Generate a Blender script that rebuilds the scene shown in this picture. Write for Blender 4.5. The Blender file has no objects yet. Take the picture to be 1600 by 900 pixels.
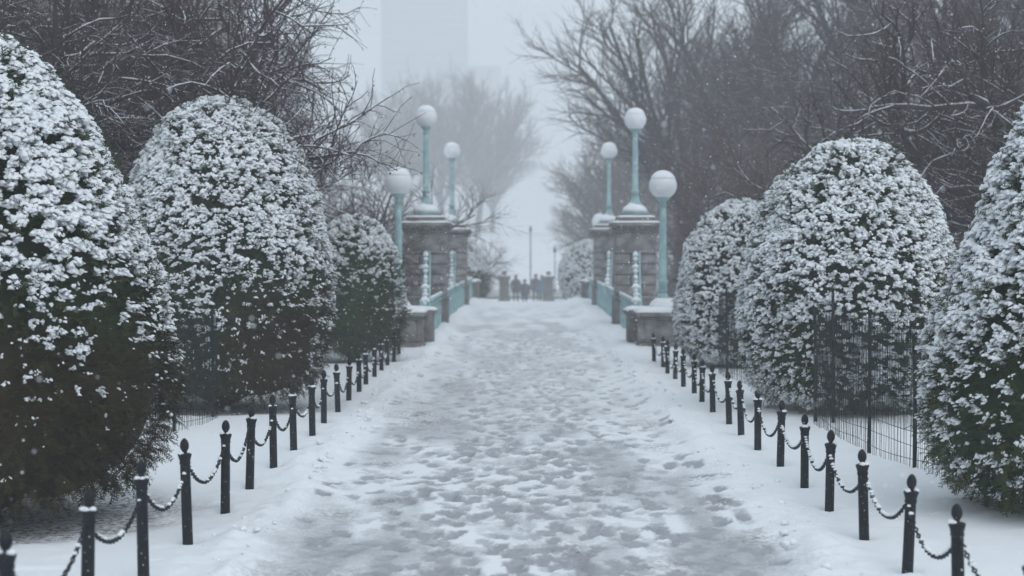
import bpy, bmesh, math, random
import numpy as np
from mathutils import Vector, Matrix

# ------------------------------------------------------------------ camera, world, sun, exposure
scene = bpy.context.scene
COL = scene.collection
FPX, HZ, VPX, CAMH = 2800.0, 388.0, 813.0, 1.8
cam_d = bpy.data.cameras.new('camera')
cam = bpy.data.objects.new('camera', cam_d)
COL.objects.link(cam)
cam.location = (0, 0, CAMH)
cam.rotation_euler = (math.pi / 2 - math.atan((450 - HZ) / FPX), 0, math.atan((VPX - 800) / FPX))
cam_d.sensor_width = 36.0
cam_d.lens = 36.0 * FPX / 1600.0
cam_d.clip_start = 0.1
cam_d.clip_end = 3000
cam_d.dof.use_dof = True
cam_d.dof.focus_distance = 14.5
cam_d.dof.aperture_fstop = 2.2
scene.camera = cam

SUN_EL, SUN_AZ = math.radians(52), math.radians(150)
world = bpy.data.worlds.new('World')
scene.world = world
world.use_nodes = True
nt = world.node_tree
nt.nodes.clear()
out = nt.nodes.new('ShaderNodeOutputWorld')
bg = nt.nodes.new('ShaderNodeBackground')
sky = nt.nodes.new('ShaderNodeTexSky')
sky.sky_type = 'NISHITA'
sky.sun_disc = False
sky.sun_elevation = SUN_EL
sky.sun_rotation = SUN_AZ
sky.air_density = 1.0
sky.dust_density = 6.0
hsv = nt.nodes.new('ShaderNodeHueSaturation')
hsv.inputs['Saturation'].default_value = 0.30
mixs = nt.nodes.new('ShaderNodeMix')
mixs.data_type = 'RGBA'
mixs.inputs[0].default_value = 0.6
mixs.inputs[7].default_value = (6.6, 8.0, 8.95, 1)
nt.links.new(sky.outputs[0], hsv.inputs['Color'])
nt.links.new(hsv.outputs[0], mixs.inputs[6])
nt.links.new(mixs.outputs[2], bg.inputs['Color'])
bg.inputs['Strength'].default_value = 0.10
nt.links.new(bg.outputs[0], out.inputs['Surface'])

sun_d = bpy.data.lights.new('sun', 'SUN')
sun_d.energy = 0.5
sun_d.angle = math.radians(50)
sun_d.color = (1.0, 0.98, 0.95)
sun = bpy.data.objects.new('sun', sun_d)
COL.objects.link(sun)
sun.location = (0, 0, 40)
sun.rotation_euler = (math.pi / 2 - SUN_EL, 0, math.pi - SUN_AZ)

vs = scene.view_settings
vs.view_transform = 'Standard'
vs.look = 'None'
vs.gamma = 1.0
vs.exposure = 0.14
vs.use_curve_mapping = False
scene.render.engine = 'CYCLES'
scene.cycles.volume_bounces = 6
scene.cycles.max_bounces = 10
scene.cycles.diffuse_bounces = 3
scene.cycles.use_denoising = True
try:
    scene.cycles.denoiser = 'OPENIMAGEDENOISE'
    scene.cycles.denoising_input_passes = 'RGB_ALBEDO_NORMAL'
except Exception:
    pass

random.seed(7)
RNG = np.random.default_rng(11)

# ------------------------------------------------------------------ noise
def _hash(ix, iy, iz, s):
    h = (ix * 374761393 + iy * 668265263 + iz * 2147483647 + s * 1274126177).astype(np.int64) & 0xffffffff
    h = ((h ^ (h >> 13)) * 1274126177) & 0xffffffff
    h = ((h ^ (h >> 16)) * 2246822519) & 0xffffffff
    return ((h ^ (h >> 15)) & 0xffffff).astype(np.float64) / 0xffffff

def noise3(P, s=0):
    P = np.asarray(P, float)
    I = np.floor(P).astype(np.int64)
    f = P - I
    f = f * f * (3 - 2 * f)
    r = 0
    for dx in (0, 1):
        wx = f[:, 0] if dx else 1 - f[:, 0]
        for dy in (0, 1):
            wy = f[:, 1] if dy else 1 - f[:, 1]
            for dz in (0, 1):
                wz = f[:, 2] if dz else 1 - f[:, 2]
                r = r + wx * wy * wz * _hash(I[:, 0] + dx, I[:, 1] + dy, I[:, 2] + dz, s)
    return r

def fbm(P, oct=3, s=0):
    a, t, r = 1.0, 0.0, 0
    P = np.asarray(P, float)
    for k in range(oct):
        r = r + a * noise3(P * 2 ** k, s + k)
        t += a
        a *= 0.5
    return r / t

def n2(x, y, sc, oct=3, s=0):
    x = np.asarray(x, float).ravel(); y = np.asarray(y, float).ravel()
    return fbm(np.stack([x / sc, y / sc, np.full_like(x, 0.37)], 1), oct, s)

def sstep(a, b, x):
    t = np.clip((np.asarray(x, float) - a) / (b - a), 0, 1)
    return t * t * (3 - 2 * t)

# ------------------------------------------------------------------ materials
def mat(name, col, rough=0.6, var=0.0, vscale=8.0, bump=0.0, bscale=30.0, spec=0.5, snow_top=0.0,
        metallic=0.0, flecks=0.0, attr=None, attr_col=None, col2=None, attr2=None, attr2_col=None):
    m = bpy.data.materials.new(name)
    m.use_nodes = True
    t = m.node_tree
    N, L = t.nodes, t.links
    b = N['Principled BSDF']
    b.inputs['Roughness'].default_value = rough
    b.inputs['Metallic'].default_value = metallic
    b.inputs['Specular IOR Level'].default_value = spec
    tc = N.new('ShaderNodeTexCoord')
    c = None
    rgb = N.new('ShaderNodeRGB'); rgb.outputs[0].default_value = (*col, 1)
    c = rgb.outputs[0]
    if var > 0 or col2:
        nz = N.new('ShaderNodeTexNoise'); nz.inputs['Scale'].default_value = vscale
        nz.inputs['Detail'].default_value = 4
        L.new(tc.outputs['Object'], nz.inputs['Vector'])
        mp = N.new('ShaderNodeMapRange')
        mp.inputs[1].default_value = 0.3; mp.inputs[2].default_value = 0.7
        L.new(nz.outputs[0], mp.inputs[0])
        mx = N.new('ShaderNodeMix'); mx.data_type = 'RGBA'
        L.new(mp.outputs[0], mx.inputs[0])
        a = col2 if col2 else tuple(min(1, v * (1 + var)) for v in col)
        lo = col if col2 else tuple(v * (1 - var) for v in col)
        mx.inputs[6].default_value = (*lo, 1); mx.inputs[7].default_value = (*a, 1)
        c = mx.outputs[2]
    for an, ac in ((attr, attr_col), (attr2, attr2_col)):
        if not an: continue
        at = N.new('ShaderNodeAttribute'); at.attribute_name = an
        mx = N.new('ShaderNodeMix'); mx.data_type = 'RGBA'
        L.new(at.outputs['Fac'], mx.inputs[0]); L.new(c, mx.inputs[6])
        mx.inputs[7].default_value = (*ac, 1)
        c = mx.outputs[2]
    if flecks > 0:
        nz = N.new('ShaderNodeTexNoise'); nz.inputs['Scale'].default_value = 90
        nz.inputs['Detail'].default_value = 1
        L.new(tc.outputs['Object'], nz.inputs['Vector'])
        mp = N.new('ShaderNodeMapRange')
        mp.inputs[1].default_value = 1 - flecks; mp.inputs[2].default_value = 1 - flecks + 0.04
        L.new(nz.outputs[0], mp.inputs[0])
        mx = N.new('ShaderNodeMix'); mx.data_type = 'RGBA'
        L.new(mp.outputs[0], mx.inputs[0]); L.new(c, mx.inputs[6])
        mx.inputs[7].default_value = (0.8, 0.83, 0.87, 1)
        c = mx.outputs[2]
    if snow_top > 0:
        ge = N.new('ShaderNodeNewGeometry')
        sx = N.new('ShaderNodeSeparateXYZ'); L.new(ge.outputs['Normal'], sx.inputs[0])
        nz = N.new('ShaderNodeTexNoise'); nz.inputs['Scale'].default_value = 5
        L.new(tc.outputs['Object'], nz.inputs['Vector'])
        ad = N.new('ShaderNodeMath'); ad.operation = 'MULTIPLY_ADD'
        L.new(nz.outputs[0], ad.inputs[0]); ad.inputs[1].default_value = 0.9
        L.new(sx.outputs['Z'], ad.inputs[2])
        mp = N.new('ShaderNodeMapRange')
        mp.inputs[1].default_value = 1.45 - snow_top; mp.inputs[2].default_value = 1.6 - snow_top
        L.new(ad.outputs[0], mp.inputs[0])
        mx = N.new('ShaderNodeMix'); mx.data_type = 'RGBA'
        L.new(mp.outputs[0], mx.inputs[0]); L.new(c, mx.inputs[6])
        mx.inputs[7].default_value = (0.8, 0.83, 0.87, 1)
        c = mx.outputs[2]
    L.new(c, b.inputs['Base Color'])
    if bump > 0:
        nz = N.new('ShaderNodeTexNoise'); nz.inputs['Scale'].default_value = bscale
        nz.inputs['Detail'].default_value = 5
        L.new(tc.outputs['Object'], nz.inputs['Vector'])
        bp = N.new('ShaderNodeBump'); bp.inputs['Strength'].default_value = bump
        bp.inputs['Distance'].default_value = 0.02
        L.new(nz.outputs[0], bp.inputs['Height']); L.new(bp.outputs[0], b.inputs['Normal'])
    return m

M = {}
M['snow'] = mat('snow', (0.82, 0.85, 0.89), 0.75, bump=0.25, bscale=60, spec=0.2, var=0.02)
M['yew'] = mat('yew_needles', (0.015, 0.032, 0.016), 0.55, col2=(0.042, 0.072, 0.026), vscale=6, spec=0.08,
               attr='brown', attr_col=(0.040, 0.023, 0.013), attr2='tone', attr2_col=(0.095, 0.112, 0.042))
M['bark'] = mat('bark', (0.055, 0.047, 0.049), 0.9, var=0.35, vscale=12, bump=0.5, bscale=25, spec=0.15, snow_top=0.18)
M['twig'] = mat('twig', (0.074, 0.053, 0.062), 0.9, var=0.35, vscale=2, spec=0.04, snow_top=0.24)
M['twig_red'] = mat('twig_reddish', (0.105, 0.074, 0.080), 0.9, var=0.3, vscale=2, spec=0.04, snow_top=0.05)
M['deadleaf'] = mat('dried_leaf', (0.06, 0.046, 0.048), 0.8, var=0.4, vscale=3, spec=0.2)
M['iron'] = mat('black_iron', (0.010, 0.014, 0.018), 0.5, var=0.3, vscale=20, bump=0.12, bscale=50, flecks=0.27, spec=0.18)
M['wire'] = mat('dark_wire', (0.015, 0.019, 0.024), 0.6, spec=0.2)
M['stone'] = mat('grey_granite', (0.225, 0.222, 0.222), 0.85, var=0.4, vscale=5, bump=0.5, bscale=35, spec=0.25, flecks=0.22)
M['stone_dark'] = mat('weathered_granite', (0.17, 0.165, 0.165), 0.85, var=0.3, vscale=6, bump=0.5, bscale=30, spec=0.25, flecks=0.2)
M['mortar'] = mat('mortar', (0.10, 0.098, 0.095), 0.9)
M['teal'] = mat('teal_paint', (0.29, 0.455, 0.475), 0.55, var=0.22, vscale=7, bump=0.1, bscale=40, flecks=0.2)
M['opal'] = mat('opal_glass', (0.79, 0.815, 0.85), 0.4, var=0.03, vscale=4, spec=0.4)
M['tan'] = mat('tan_stone', (0.26, 0.22, 0.17), 0.85, var=0.2, vscale=1.2, bump=0.3, bscale=6)
M['pane'] = mat('dark_glass', (0.02, 0.024, 0.03), 0.15)
M['trim'] = mat('pale_trim', (0.32, 0.30, 0.27), 0.7, var=0.1)
M['tower'] = mat('tower_cladding', (0.16, 0.18, 0.20), 0.5, var=0.1, vscale=0.3)
M['tower_glass'] = mat('tower_glass', (0.12, 0.14, 0.16), 0.3)
M['road'] = mat('wet_asphalt', (0.24, 0.25, 0.265), 0.5, col2=(0.48, 0.49, 0.51), vscale=0.5)
M['coat_dark'] = mat('dark_coat', (0.025, 0.028, 0.036), 0.85, var=0.3)
M['coat_blue'] = mat('blue_coat', (0.06, 0.16, 0.22), 0.8, var=0.2)
M['coat_navy'] = mat('navy_coat', (0.03, 0.045, 0.085), 0.8, var=0.2)
M['coat_brown'] = mat('brown_coat', (0.07, 0.05, 0.04), 0.8, var=0.2)
M['trousers'] = mat('dark_trousers', (0.025, 0.025, 0.03), 0.9, var=0.2)
M['skin'] = mat('skin', (0.42, 0.28, 0.22), 0.6)
M['yellow'] = mat('sign_yellow', (0.45, 0.33, 0.05), 0.5, var=0.1)

def snow_ground_mat():
    m = bpy.data.materials.new('trodden_snow')
    m.use_nodes = True
    t = m.node_tree; N, L = t.nodes, t.links
    b = N['Principled BSDF']
    tc = N.new('ShaderNodeTexCoord')
    def attr(n):
        a = N.new('ShaderNodeAttribute'); a.attribute_name = n; return a.outputs['Fac']
    def noise(sc, det=4):
        n = N.new('ShaderNodeTexNoise'); n.inputs['Scale'].default_value = sc; n.inputs['Detail'].default_value = det
        L.new(tc.outputs['Object'], n.inputs['Vector']); return n.outputs[0]
    def mix(f, a, c2):
        x = N.new('ShaderNodeMix'); x.data_type = 'RGBA'
        L.new(f, x.inputs[0])
        for s, v in ((6, a), (7, c2)):
            if isinstance(v, tuple): x.inputs[s].default_value = (*v, 1)
            else: L.new(v, x.inputs[s])
        return x.outputs[2]
    c = mix(noise(3), (0.80, 0.83, 0.875), (0.84, 0.865, 0.90))
    sl = mix(noise(14), (0.26, 0.275, 0.305), (0.44, 0.455, 0.485))
    # slush edge broken up by fine noise
    ad = N.new('ShaderNodeMath'); ad.operation = 'MULTIPLY_ADD'
    L.new(noise(45, 3), ad.inputs[0]); ad.inputs[1].default_value = 0.7
    sub = N.new('ShaderNodeMath'); sub.operation = 'SUBTRACT'
    L.new(attr('slush'), sub.inputs[0]); sub.inputs[1].default_value = 0.35
    L.new(sub.outputs[0], ad.inputs[2])
    mp = N.new('ShaderNodeMapRange'); mp.inputs[1].default_value = 0.05; mp.inputs[2].default_value = 0.75
    L.new(ad.outputs[0], mp.inputs[0])
    gate = N.new('ShaderNodeMath'); gate.operation = 'MULTIPLY'
    L.new(mp.outputs[0], gate.inputs[0])
    g2 = N.new('ShaderNodeMapRange'); g2.inputs[1].default_value = 0.0; g2.inputs[2].default_value = 0.12
    L.new(attr('slush'), g2.inputs[0]); L.new(g2.outputs[0], gate.inputs[1])
    c = mix(gate.outputs[0], c, sl)
    # dirt
    dm = N.new('ShaderNodeMath'); dm.operation = 'MULTIPLY'
    dmp = N.new('ShaderNodeMapRange'); dmp.inputs[1].default_value = 0.4; dmp.inputs[2].default_value = 0.66
    L.new(noise(28, 5), dmp.inputs[0]); L.new(dmp.outputs[0], dm.inputs[0]); L.new(attr('dirt'), dm.inputs[1])
    c = mix(dm.outputs[0], c, (0.105, 0.09, 0.08))
    L.new(c, b.inputs['Base Color'])
    r = N.new('ShaderNodeMapRange'); r.inputs[3].default_value = 0.75; r.inputs[4].default_value = 0.42
    L.new(gate.outputs[0], r.inputs[0]); L.new(r.outputs[0], b.inputs['Roughness'])
    b.inputs['Specular IOR Level'].default_value = 0.3
    bp = N.new('ShaderNodeBump'); bp.inputs['Strength'].default_value = 0.35; bp.inputs['Distance'].default_value = 0.02
    L.new(noise(40, 6), bp.inputs['Height']); L.new(bp.outputs[0], b.inputs['Normal'])
    return m
M['ground'] = snow_ground_mat()

# ------------------------------------------------------------------ mesh helpers
def np_mesh(name, V, Fs, material, smooth=False, attrs=None):
    """V (n,3); Fs list of (m,k) int arrays."""
    V = np.asarray(V, np.float32)
    Fs = [np.asarray(F, np.int32) for F in Fs if len(F)]
    me = bpy.data.meshes.new(name)
    nl = sum(F.size for F in Fs); nf = sum(len(F) for F in Fs)
    me.vertices.add(len(V)); me.loops.add(nl); me.polygons.add(nf)
    me.vertices.foreach_set('co', V.ravel())
    me.loops.foreach_set('vertex_index', np.concatenate([F.ravel() for F in Fs]))
    tot = np.concatenate([np.full(len(F), F.shape[1], np.int32) for F in Fs])
    st = np.zeros(nf, np.int32); st[1:] = np.cumsum(tot)[:-1]
    me.polygons.foreach_set('loop_start', st)
    me.polygons.foreach_set('loop_total', tot)
    if smooth:
        me.polygons.foreach_set('use_smooth', np.ones(nf, bool))
    me.update(calc_edges=True)
    if attrs:
        for k, v in attrs.items():
            a = me.attributes.new(k, 'FLOAT', 'POINT')
            a.data.foreach_set('value', np.asarray(v, np.float32))
    me.materials.append(material)
    return me

def link(name, me, parent=None, loc=(0, 0, 0), rot=(0, 0, 0), scale=None):
    o = bpy.data.objects.new(name, me)
    COL.objects.link(o)
    o.parent = parent
    o.location = loc
    o.rotation_euler = rot
    if scale is not None:
        o.scale = scale if not np.isscalar(scale) else (scale,) * 3
    return o

def tag(o, label, cat, group=None):
    o['label'] = label; o['category'] = cat
    if group: o['group'] = group
    return o

def thing(name, label, cat, loc=(0, 0, 0), rz=0.0, group=None, scale=None):
    o = link(name, None, None, loc, (0, 0, rz), scale)
    o.empty_display_size = 0.2
    return tag(o, label, cat, group)

class MB:
    def __init__(s): s.V = []; s.Q = []; s.T = []; s.n = 0
    def add(s, V, Q=(), T=()):
        V = np.asarray(V, float)
        if len(Q): s.Q.append(np.asarray(Q) + s.n)
        if len(T): s.T.append(np.asarray(T) + s.n)
        s.V.append(V); s.n += len(V)
    def box(s, a, b, bev=0.0):
        a = np.asarray(a, float); b = np.asarray(b, float)
        if bev <= 0:
            V = [(x, y, z) for z in (a[2], b[2]) for y in (a[1], b[1]) for x in (a[0], b[0])]
            s.add(V, [(0, 2, 3, 1), (4, 5, 7, 6), (0, 1, 5, 4), (2, 6, 7, 3), (0, 4, 6, 2), (1, 3, 7, 5)])
            return
        e = bev
        V = []; Q = []
        # chamfered box: stack of 4 rings (octagon-free: rectangles) -> top/bottom chamfer + corner chamfer
        def ring(x0, x1, y0, y1, z, c):
            return [(x0 + c, y0, z), (x1 - c, y0, z), (x1, y0 + c, z), (x1, y1 - c, z), (x1 - c, y1, z), (x0 + c, y1, z), (x0, y1 - c, z), (x0, y0 + c, z)]
        rs = [ring(a[0] + e, b[0] - e, a[1] + e, b[1] - e, a[2], e * .4), ring(a[0], b[0], a[1], b[1], a[2] + e, e),
              ring(a[0], b[0], a[1], b[1], b[2] - e, e), ring(a[0] + e, b[0] - e, a[1] + e, b[1] - e, b[2], e * .4)]
        for r in rs: V += r
        for k in range(3):
            for i in range(8):
                j = (i + 1) % 8
                Q.append((k * 8 + i, k * 8 + j, k * 8 + 8 + j, k * 8 + 8 + i))
        Q += [(24, 25, 26, 31), (26, 27, 30, 31), (27, 28, 29, 30), (1, 0, 7, 2), (3, 2, 7, 6), (4, 3, 6, 5)]
        s.add(V, Q)
    def lathe(s, prof, n=16, c=(0, 0, 0), cap=True):
        V = []; Q = []; T = []
        for r, z in prof:
            for i in range(n):
                t = 2 * math.pi * i / n
                V.append((c[0] + r * math.cos(t), c[1] + r * math.sin(t), c[2] + z))
        for k in range(len(prof) - 1):
            for i in range(n):
                j = (i + 1) % n
                Q.append((k * n + i, k * n + j, k * n + n + j, k * n + n + i))
        if cap:
            V.append((c[0], c[1], c[2] + prof[-1][1])); m = len(V) - 1
            b = (len(prof) - 1) * n
            T += [(b + i, b + (i + 1) % n, m) for i in range(n)]
            V.append((c[0], c[1], c[2] + prof[0][1])); m = len(V) - 1
            T += [((i + 1) % n, i, m) for i in range(n)]
        s.add(V, Q, T)
    def tube(s, P, R, n=6):
        V, Q = tube_batch(np.asarray(P, float)[None], np.asarray(R, float)[None] if not np.isscalar(R) else np.full((1, len(P)), R), n)
        s.add(V, Q)
    def bar(s, a, b, r, n=4): s.tube([a, b], r, n)
    def mesh(s, name, material, smooth=False, attrs=None):
        Fs = []
        if s.Q: Fs.append(np.concatenate(s.Q))
        if s.T: Fs.append(np.concatenate(s.T))
        return np_mesh(name, np.concatenate(s.V), Fs, material, smooth, attrs)
    def build(s, name, material, parent=None, smooth=False, **k):
        return link(name, s.mesh(name, material, smooth), parent, **k)

def tube_batch(P, R, n):
    """P (B,N,3), R (B,N) -> verts, quads (open tubes)."""
    B, N, _ = P.shape
    T = np.empty_like(P)
    T[:, 1:-1] = P[:, 2:] - P[:, :-2]; T[:, 0] = P[:, 1] - P[:, 0]; T[:, -1] = P[:, -1] - P[:, -2]
    T /= np.linalg.norm(T, axis=2, keepdims=True) + 1e-9
    mean = P[:, -1] - P[:, 0]
    ref = np.where((np.abs(mean[:, 2]) > 0.7 * np.linalg.norm(mean, axis=1))[:, None], np.array([[1., 0.13, 0]]), np.array([[0.1, 0.05, 1.]]))
    U = np.cross(T, ref[:, None, :]); U /= np.linalg.norm(U, axis=2, keepdims=True) + 1e-9
    W = np.cross(U, T)
    a = np.arange(n) * 2 * math.pi / n
    V = P[:, :, None, :] + R[:, :, None, None] * (np.cos(a)[None, None, :, None] * U[:, :, None, :] + np.sin(a)[None, None, :, None] * W[:, :, None, :])
    idx = np.arange(B * N * n).reshape(B, N, n)
    A = idx[:, :-1, :]; Bq = idx[:, 1:, :]
    Q = np.stack([A, np.roll(A, -1, 2), np.roll(Bq, -1, 2), Bq], -1).reshape(-1, 4)
    return V.reshape(-1, 3), Q

def polylines_mesh(name, polys, material, nside):
    groups = {}
    for P, R in polys:
        groups.setdefault(len(P), []).append((P, R))
    mb = MB()
    for N, L in groups.items():
        V, Q = tube_batch(np.array([p for p, _ in L], float), np.array([r for _, r in L], float), nside)
        mb.add(V, Q)
    return mb.mesh(name, material, smooth=True)

def place_proto(protoV, protoF, pos, X, Y, Z, sc):
    """instances as one array: protoV (K,n,3) already chosen per instance (B,n,3)."""
    V = pos[:, None, :] + sc[:, None, None] * (protoV[:, :, 0:1] * X[:, None, :] + protoV[:, :, 1:2] * Y[:, None, :] + protoV[:, :, 2:3] * Z[:, None, :])
    B, n, _ = V.shape
    F = protoF[None] + (np.arange(B) * n)[:, None, None]
    return V.reshape(-1, 3), F.reshape(-1, protoF.shape[1])

def nrm(a): return a / (np.linalg.norm(a, axis=-1, keepdims=True) + 1e-9)

# ------------------------------------------------------------------ terrain
def zprof(y):
    y = np.asarray(y, float)
    return np.interp(y, [-50, 61, 66, 80, 100, 152, 170, 215, 300, 600], [0, 0, -.12, -.9, -1.75, -1.75, -1.1, 2.6, 4.5, 5.5])

PC = 0.0057          # the bridge axis runs a touch to the right of the bollard rows
YEWS_LEFT = [(-3.63, 12.2, 1.33), (-3.375, 20.5, 1.26), (-2.72, 29.0, 0.86)]

def build_ground():
    ys = [-40, -20, -8, 0, 3, 5]
    y = 6.0
    while y < 72:
        ys.append(y); y += min(max(0.018, y * y / 5040 * 1.15), 0.16)
    ys += list(np.linspace(72.5, 130, 60)) + list(np.linspace(133, 230, 40)) + list(np.geomspace(240, 1500, 20))
    inner = np.arange(-2.46, 2.4601, 0.03)
    o = [2.5]; st = 0.07
    while o[-1] < 900:
        o.append(o[-1] + st); st *= 1.085 if o[-1] < 8 else 1.25
    o = np.array(o)
    xs = np.concatenate([-o[::-1], inner, o])
    ys = np.array(ys)
    X, Y = np.meshgrid(xs, ys)
    sh = X.shape
    x, y = X.ravel(), Y.ravel()
    z = zprof(y)
    near = sstep(75, 62, y)
    ax = x - PC * np.clip(y - 25, 0, 100) * 1.0
    # broad undulation away from the path
    und = (n2(x, y, 3.0, 3, 5) - .5) * 0.16 * sstep(2.0, 5.0, np.abs(x)) + (n2(x, y, 0.7, 3, 9) - .5) * 0.05
    z = z + und * sstep(200, 60, y) + (n2(x, y, 25, 3, 77) - .5) * 1.0 * sstep(130, 220, y)
    # path hollow and banks
    edge = 1.42 + (n2(np.zeros_like(y), y, 1.6, 2, 21) - .5) * 0.5
    edge = np.where(x > 0, 1.48 + (n2(np.ones_like(y) * 5, y, 1.3, 2, 23) - .5) * 0.55, edge)
    ins = sstep(edge + 0.30, edge - 0.35, np.abs(ax)) * near
    bank = np.exp(-((np.abs(ax) - edge - 0.22) / 0.17) ** 2) * near
    z = z - 0.04 * ins
    z += bank * (0.015 + 0.16 * np.clip(n2(x, y, 0.20, 4, 31) - .38, 0, 1)) + sstep(.9, 1.5, np.abs(ax)) * sstep(2.3, 1.7, np.abs(ax)) * near * (n2(x, y, .12, 3, 35) - .5) * .05
    z += near * sstep(1.2, 1.9, np.abs(ax)) * sstep(29, 33, y) * 0.10
    z += ins * (n2(x, y, 0.12, 3, 41) - .5) * 0.014
    slush = ins * np.clip((n2(x * 2.2, y * .45, 0.9, 3, 51) - .42) * 2.3, 0, .50)
    slush += ins * np.clip((n2(x, y * .6, 0.13, 3, 53) - .52) * 1.5, 0, .28)
    dirt = np.zeros_like(x)
    # footprints
    rng = np.random.default_rng(3)
    k = 0
    ymin = ys[ys > 6][0]
    nf = 4200
    fy = 6 + rng.random(nf) ** 1.0 * 34
    side = rng.normal(0, 0.66, nf)
    fx = np.clip(side + 0.04, -1.45, 1.5)
    ang = rng.normal(0, 0.22, nf)
    dep = rng.random(nf)
    Zg = z.reshape(sh); Sg = slush.reshape(sh)
    for i in range(nf):
        px = fx[i] + PC * max(0, fy[i] - 25); py = fy[i]
        j0, j1 = np.searchsorted(ys, (py - .24, py + .24)); i0, i1 = np.searchsorted(xs, (px - .2, px + .2))
        if j1 <= j0 or i1 <= i0: continue
        dx = X[j0:j1, i0:i1] - px; dy = Y[j0:j1, i0:i1] - py
        c, s_ = math.cos(ang[i]), math.sin(ang[i])
        u = dx * c + dy * s_; v = -dx * s_ + dy * c
        w = 0.043 + 0.011 * np.sin(v * 18 + 1.2)
        m = (u / w) ** 2 + (v / 0.135) ** 4
        inside = sstep(1.25, 0.7, m)
        rim = np.exp(-((m - 1.7) / .6) ** 2)
        # dry snow keeps light prints towards the edges, wet ones in the middle
        Zg[j0:j1, i0:i1] -= inside * (0.005 + 0.010 * dep[i]) - rim * 0.003
        Sg[j0:j1, i0:i1] = np.maximum(Sg[j0:j1, i0:i1], inside * (0.22 + 0.78 * dep[i] ** 1.5))
    z = Zg.ravel(); slush = Sg.ravel()
    slush = np.clip(slush, 0, 1) * sstep(64, 48, y)
    slush *= 0.72 + 0.5 * sstep(26, 11, y)
    slush = np.clip(slush, 0, .95)
    # wind hollows and small drifts round the bollards
    for px, d0, st in ((-2.04, 7.18, 1.272), (2.14, 7.5, 1.222)):
        for i in range(11):
            py = d0 + i * st
            rr2 = ((x - px) ** 2 + (y - py) ** 2) / .085 ** 2
            z += -.035 * np.exp(-rr2) + .022 * np.exp(-((x - px - .06) ** 2 + (y - py - .17) ** 2) / .15 ** 2)
    z += near * sstep(1.7, 2.0, np.abs(ax)) * np.clip(n2(x, y, .22, 3, 95) - .55, 0, 1) * .09
    # trodden brown patches
    def patch(cx, cy, rx, ry, a):
        nonlocal dirt
        d = ((x - cx) / rx) ** 2 + ((y - cy) / ry) ** 2
        dirt = np.maximum(dirt, a * np.exp(-d * 1.3))
    patch(-1.05, 19.5, .42, 1.6, .75); patch(-0.95, 24.0, .45, 1.6, .65); patch(-1.2, 9.7, .35, .6, .8)
    patch(-1.3, 21.5, .3, 1.2, .5)
    for cx, cy in ((1.35, 14.2), (1.22, 16.5), (1.42, 12.8), (.9, 10.4), (.35, 11.0), (1.45, 11.2), (-.9, 13.0), (-1.25, 12.3), (.5, 13.5), (-1.15, 15.3), (1.3, 18.6), (1.5, 23)):
        patch(cx, cy, .17, .28, .75)
    # thin snow and litter under the yews on the left side
    for cx, cy, r in YEWS_LEFT:
        d = np.hypot(x - cx, y - cy) / r
        ring = sstep(1.18, .75, d + (n2(x, y, .3, 3, 61) - .5) * .5)
        dirt = np.maximum(dirt, ring * .95)
        z -= sstep(1.2, .8, d) * .05
    idx = np.arange(len(x)).reshape(sh)
    Q = np.stack([idx[:-1, :-1], idx[:-1, 1:], idx[1:, 1:], idx[1:, :-1]], -1).reshape(-1, 4)
    me = np_mesh('ground', np.stack([x, y, z], 1), [Q], M['ground'], True, {'slush': slush, 'dirt': dirt})
    o = link('snowy_ground', me); o['kind'] = 'structure'
    return o
build_ground()

# far road across the end of the walk, slushy
mb = MB()
n = 60
xs = np.linspace(-200, 200, n + 1)
V = []
for xx in xs:
    for yy in (126, 150): V.append((xx, yy, -1.62 + .0))
Q = [(2 * i, 2 * i + 2, 2 * i + 3, 2 * i + 1) for i in range(n)]
mb.add(V, Q)
o = mb.build('road', M['road']); o['kind'] = 'structure'

# snow clods kicked up along both banks of the walk
def pad_protos(nv, seg=8, seed=1, elong=1.5, droop=.30, rings=None, bottom=True):
    rng = np.random.default_rng(seed)
    rings = rings or [(0.80, -0.22), (1.0, 0.06), (0.86, 0.46), (0.48, 0.78)]
    protos = []
    for k in range(nv):
        V = []
        for r, z in rings:
            for i in range(seg):
                t = 2 * math.pi * i / seg
                rr = r * (1 + rng.normal(0, .14))
                V.append((rr * math.cos(t) * elong, rr * math.sin(t), z + rng.normal(0, .04)))
        V.append((0, 0, .9)); V.append((0, 0, -.3))
        V = np.array(V)
        V[:, 2] -= droop * (V[:, 0] / elong + .1) ** 2 * np.sign(V[:, 0] + .1) * np.where(V[:, 0] > 0, 1, .3)
        protos.append(V)
    T = []
    for k in range(len(rings) - 1):
        for i in range(seg):
            j = (i + 1) % seg
            T += [(k * seg + i, k * seg + j, k * seg + seg + j), (k * seg + i, k * seg + seg + j, k * seg + seg + i)]
    b = (len(rings) - 1) * seg
    top = len(rings) * seg
    T += [(b + i, b + (i + 1) % seg, top) for i in range(seg)]
    if bottom: T += [((i + 1) % seg, i, top + 1) for i in range(seg)]
    return np.array(protos), np.array(T)
PADV, PADF = pad_protos(11, seg=5, rings=[(0.98, -0.18), (0.88, 0.42)], bottom=False)
CLODV, CLODF = pad_protos(5, seed=9, elong=1.1, droop=0)

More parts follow.
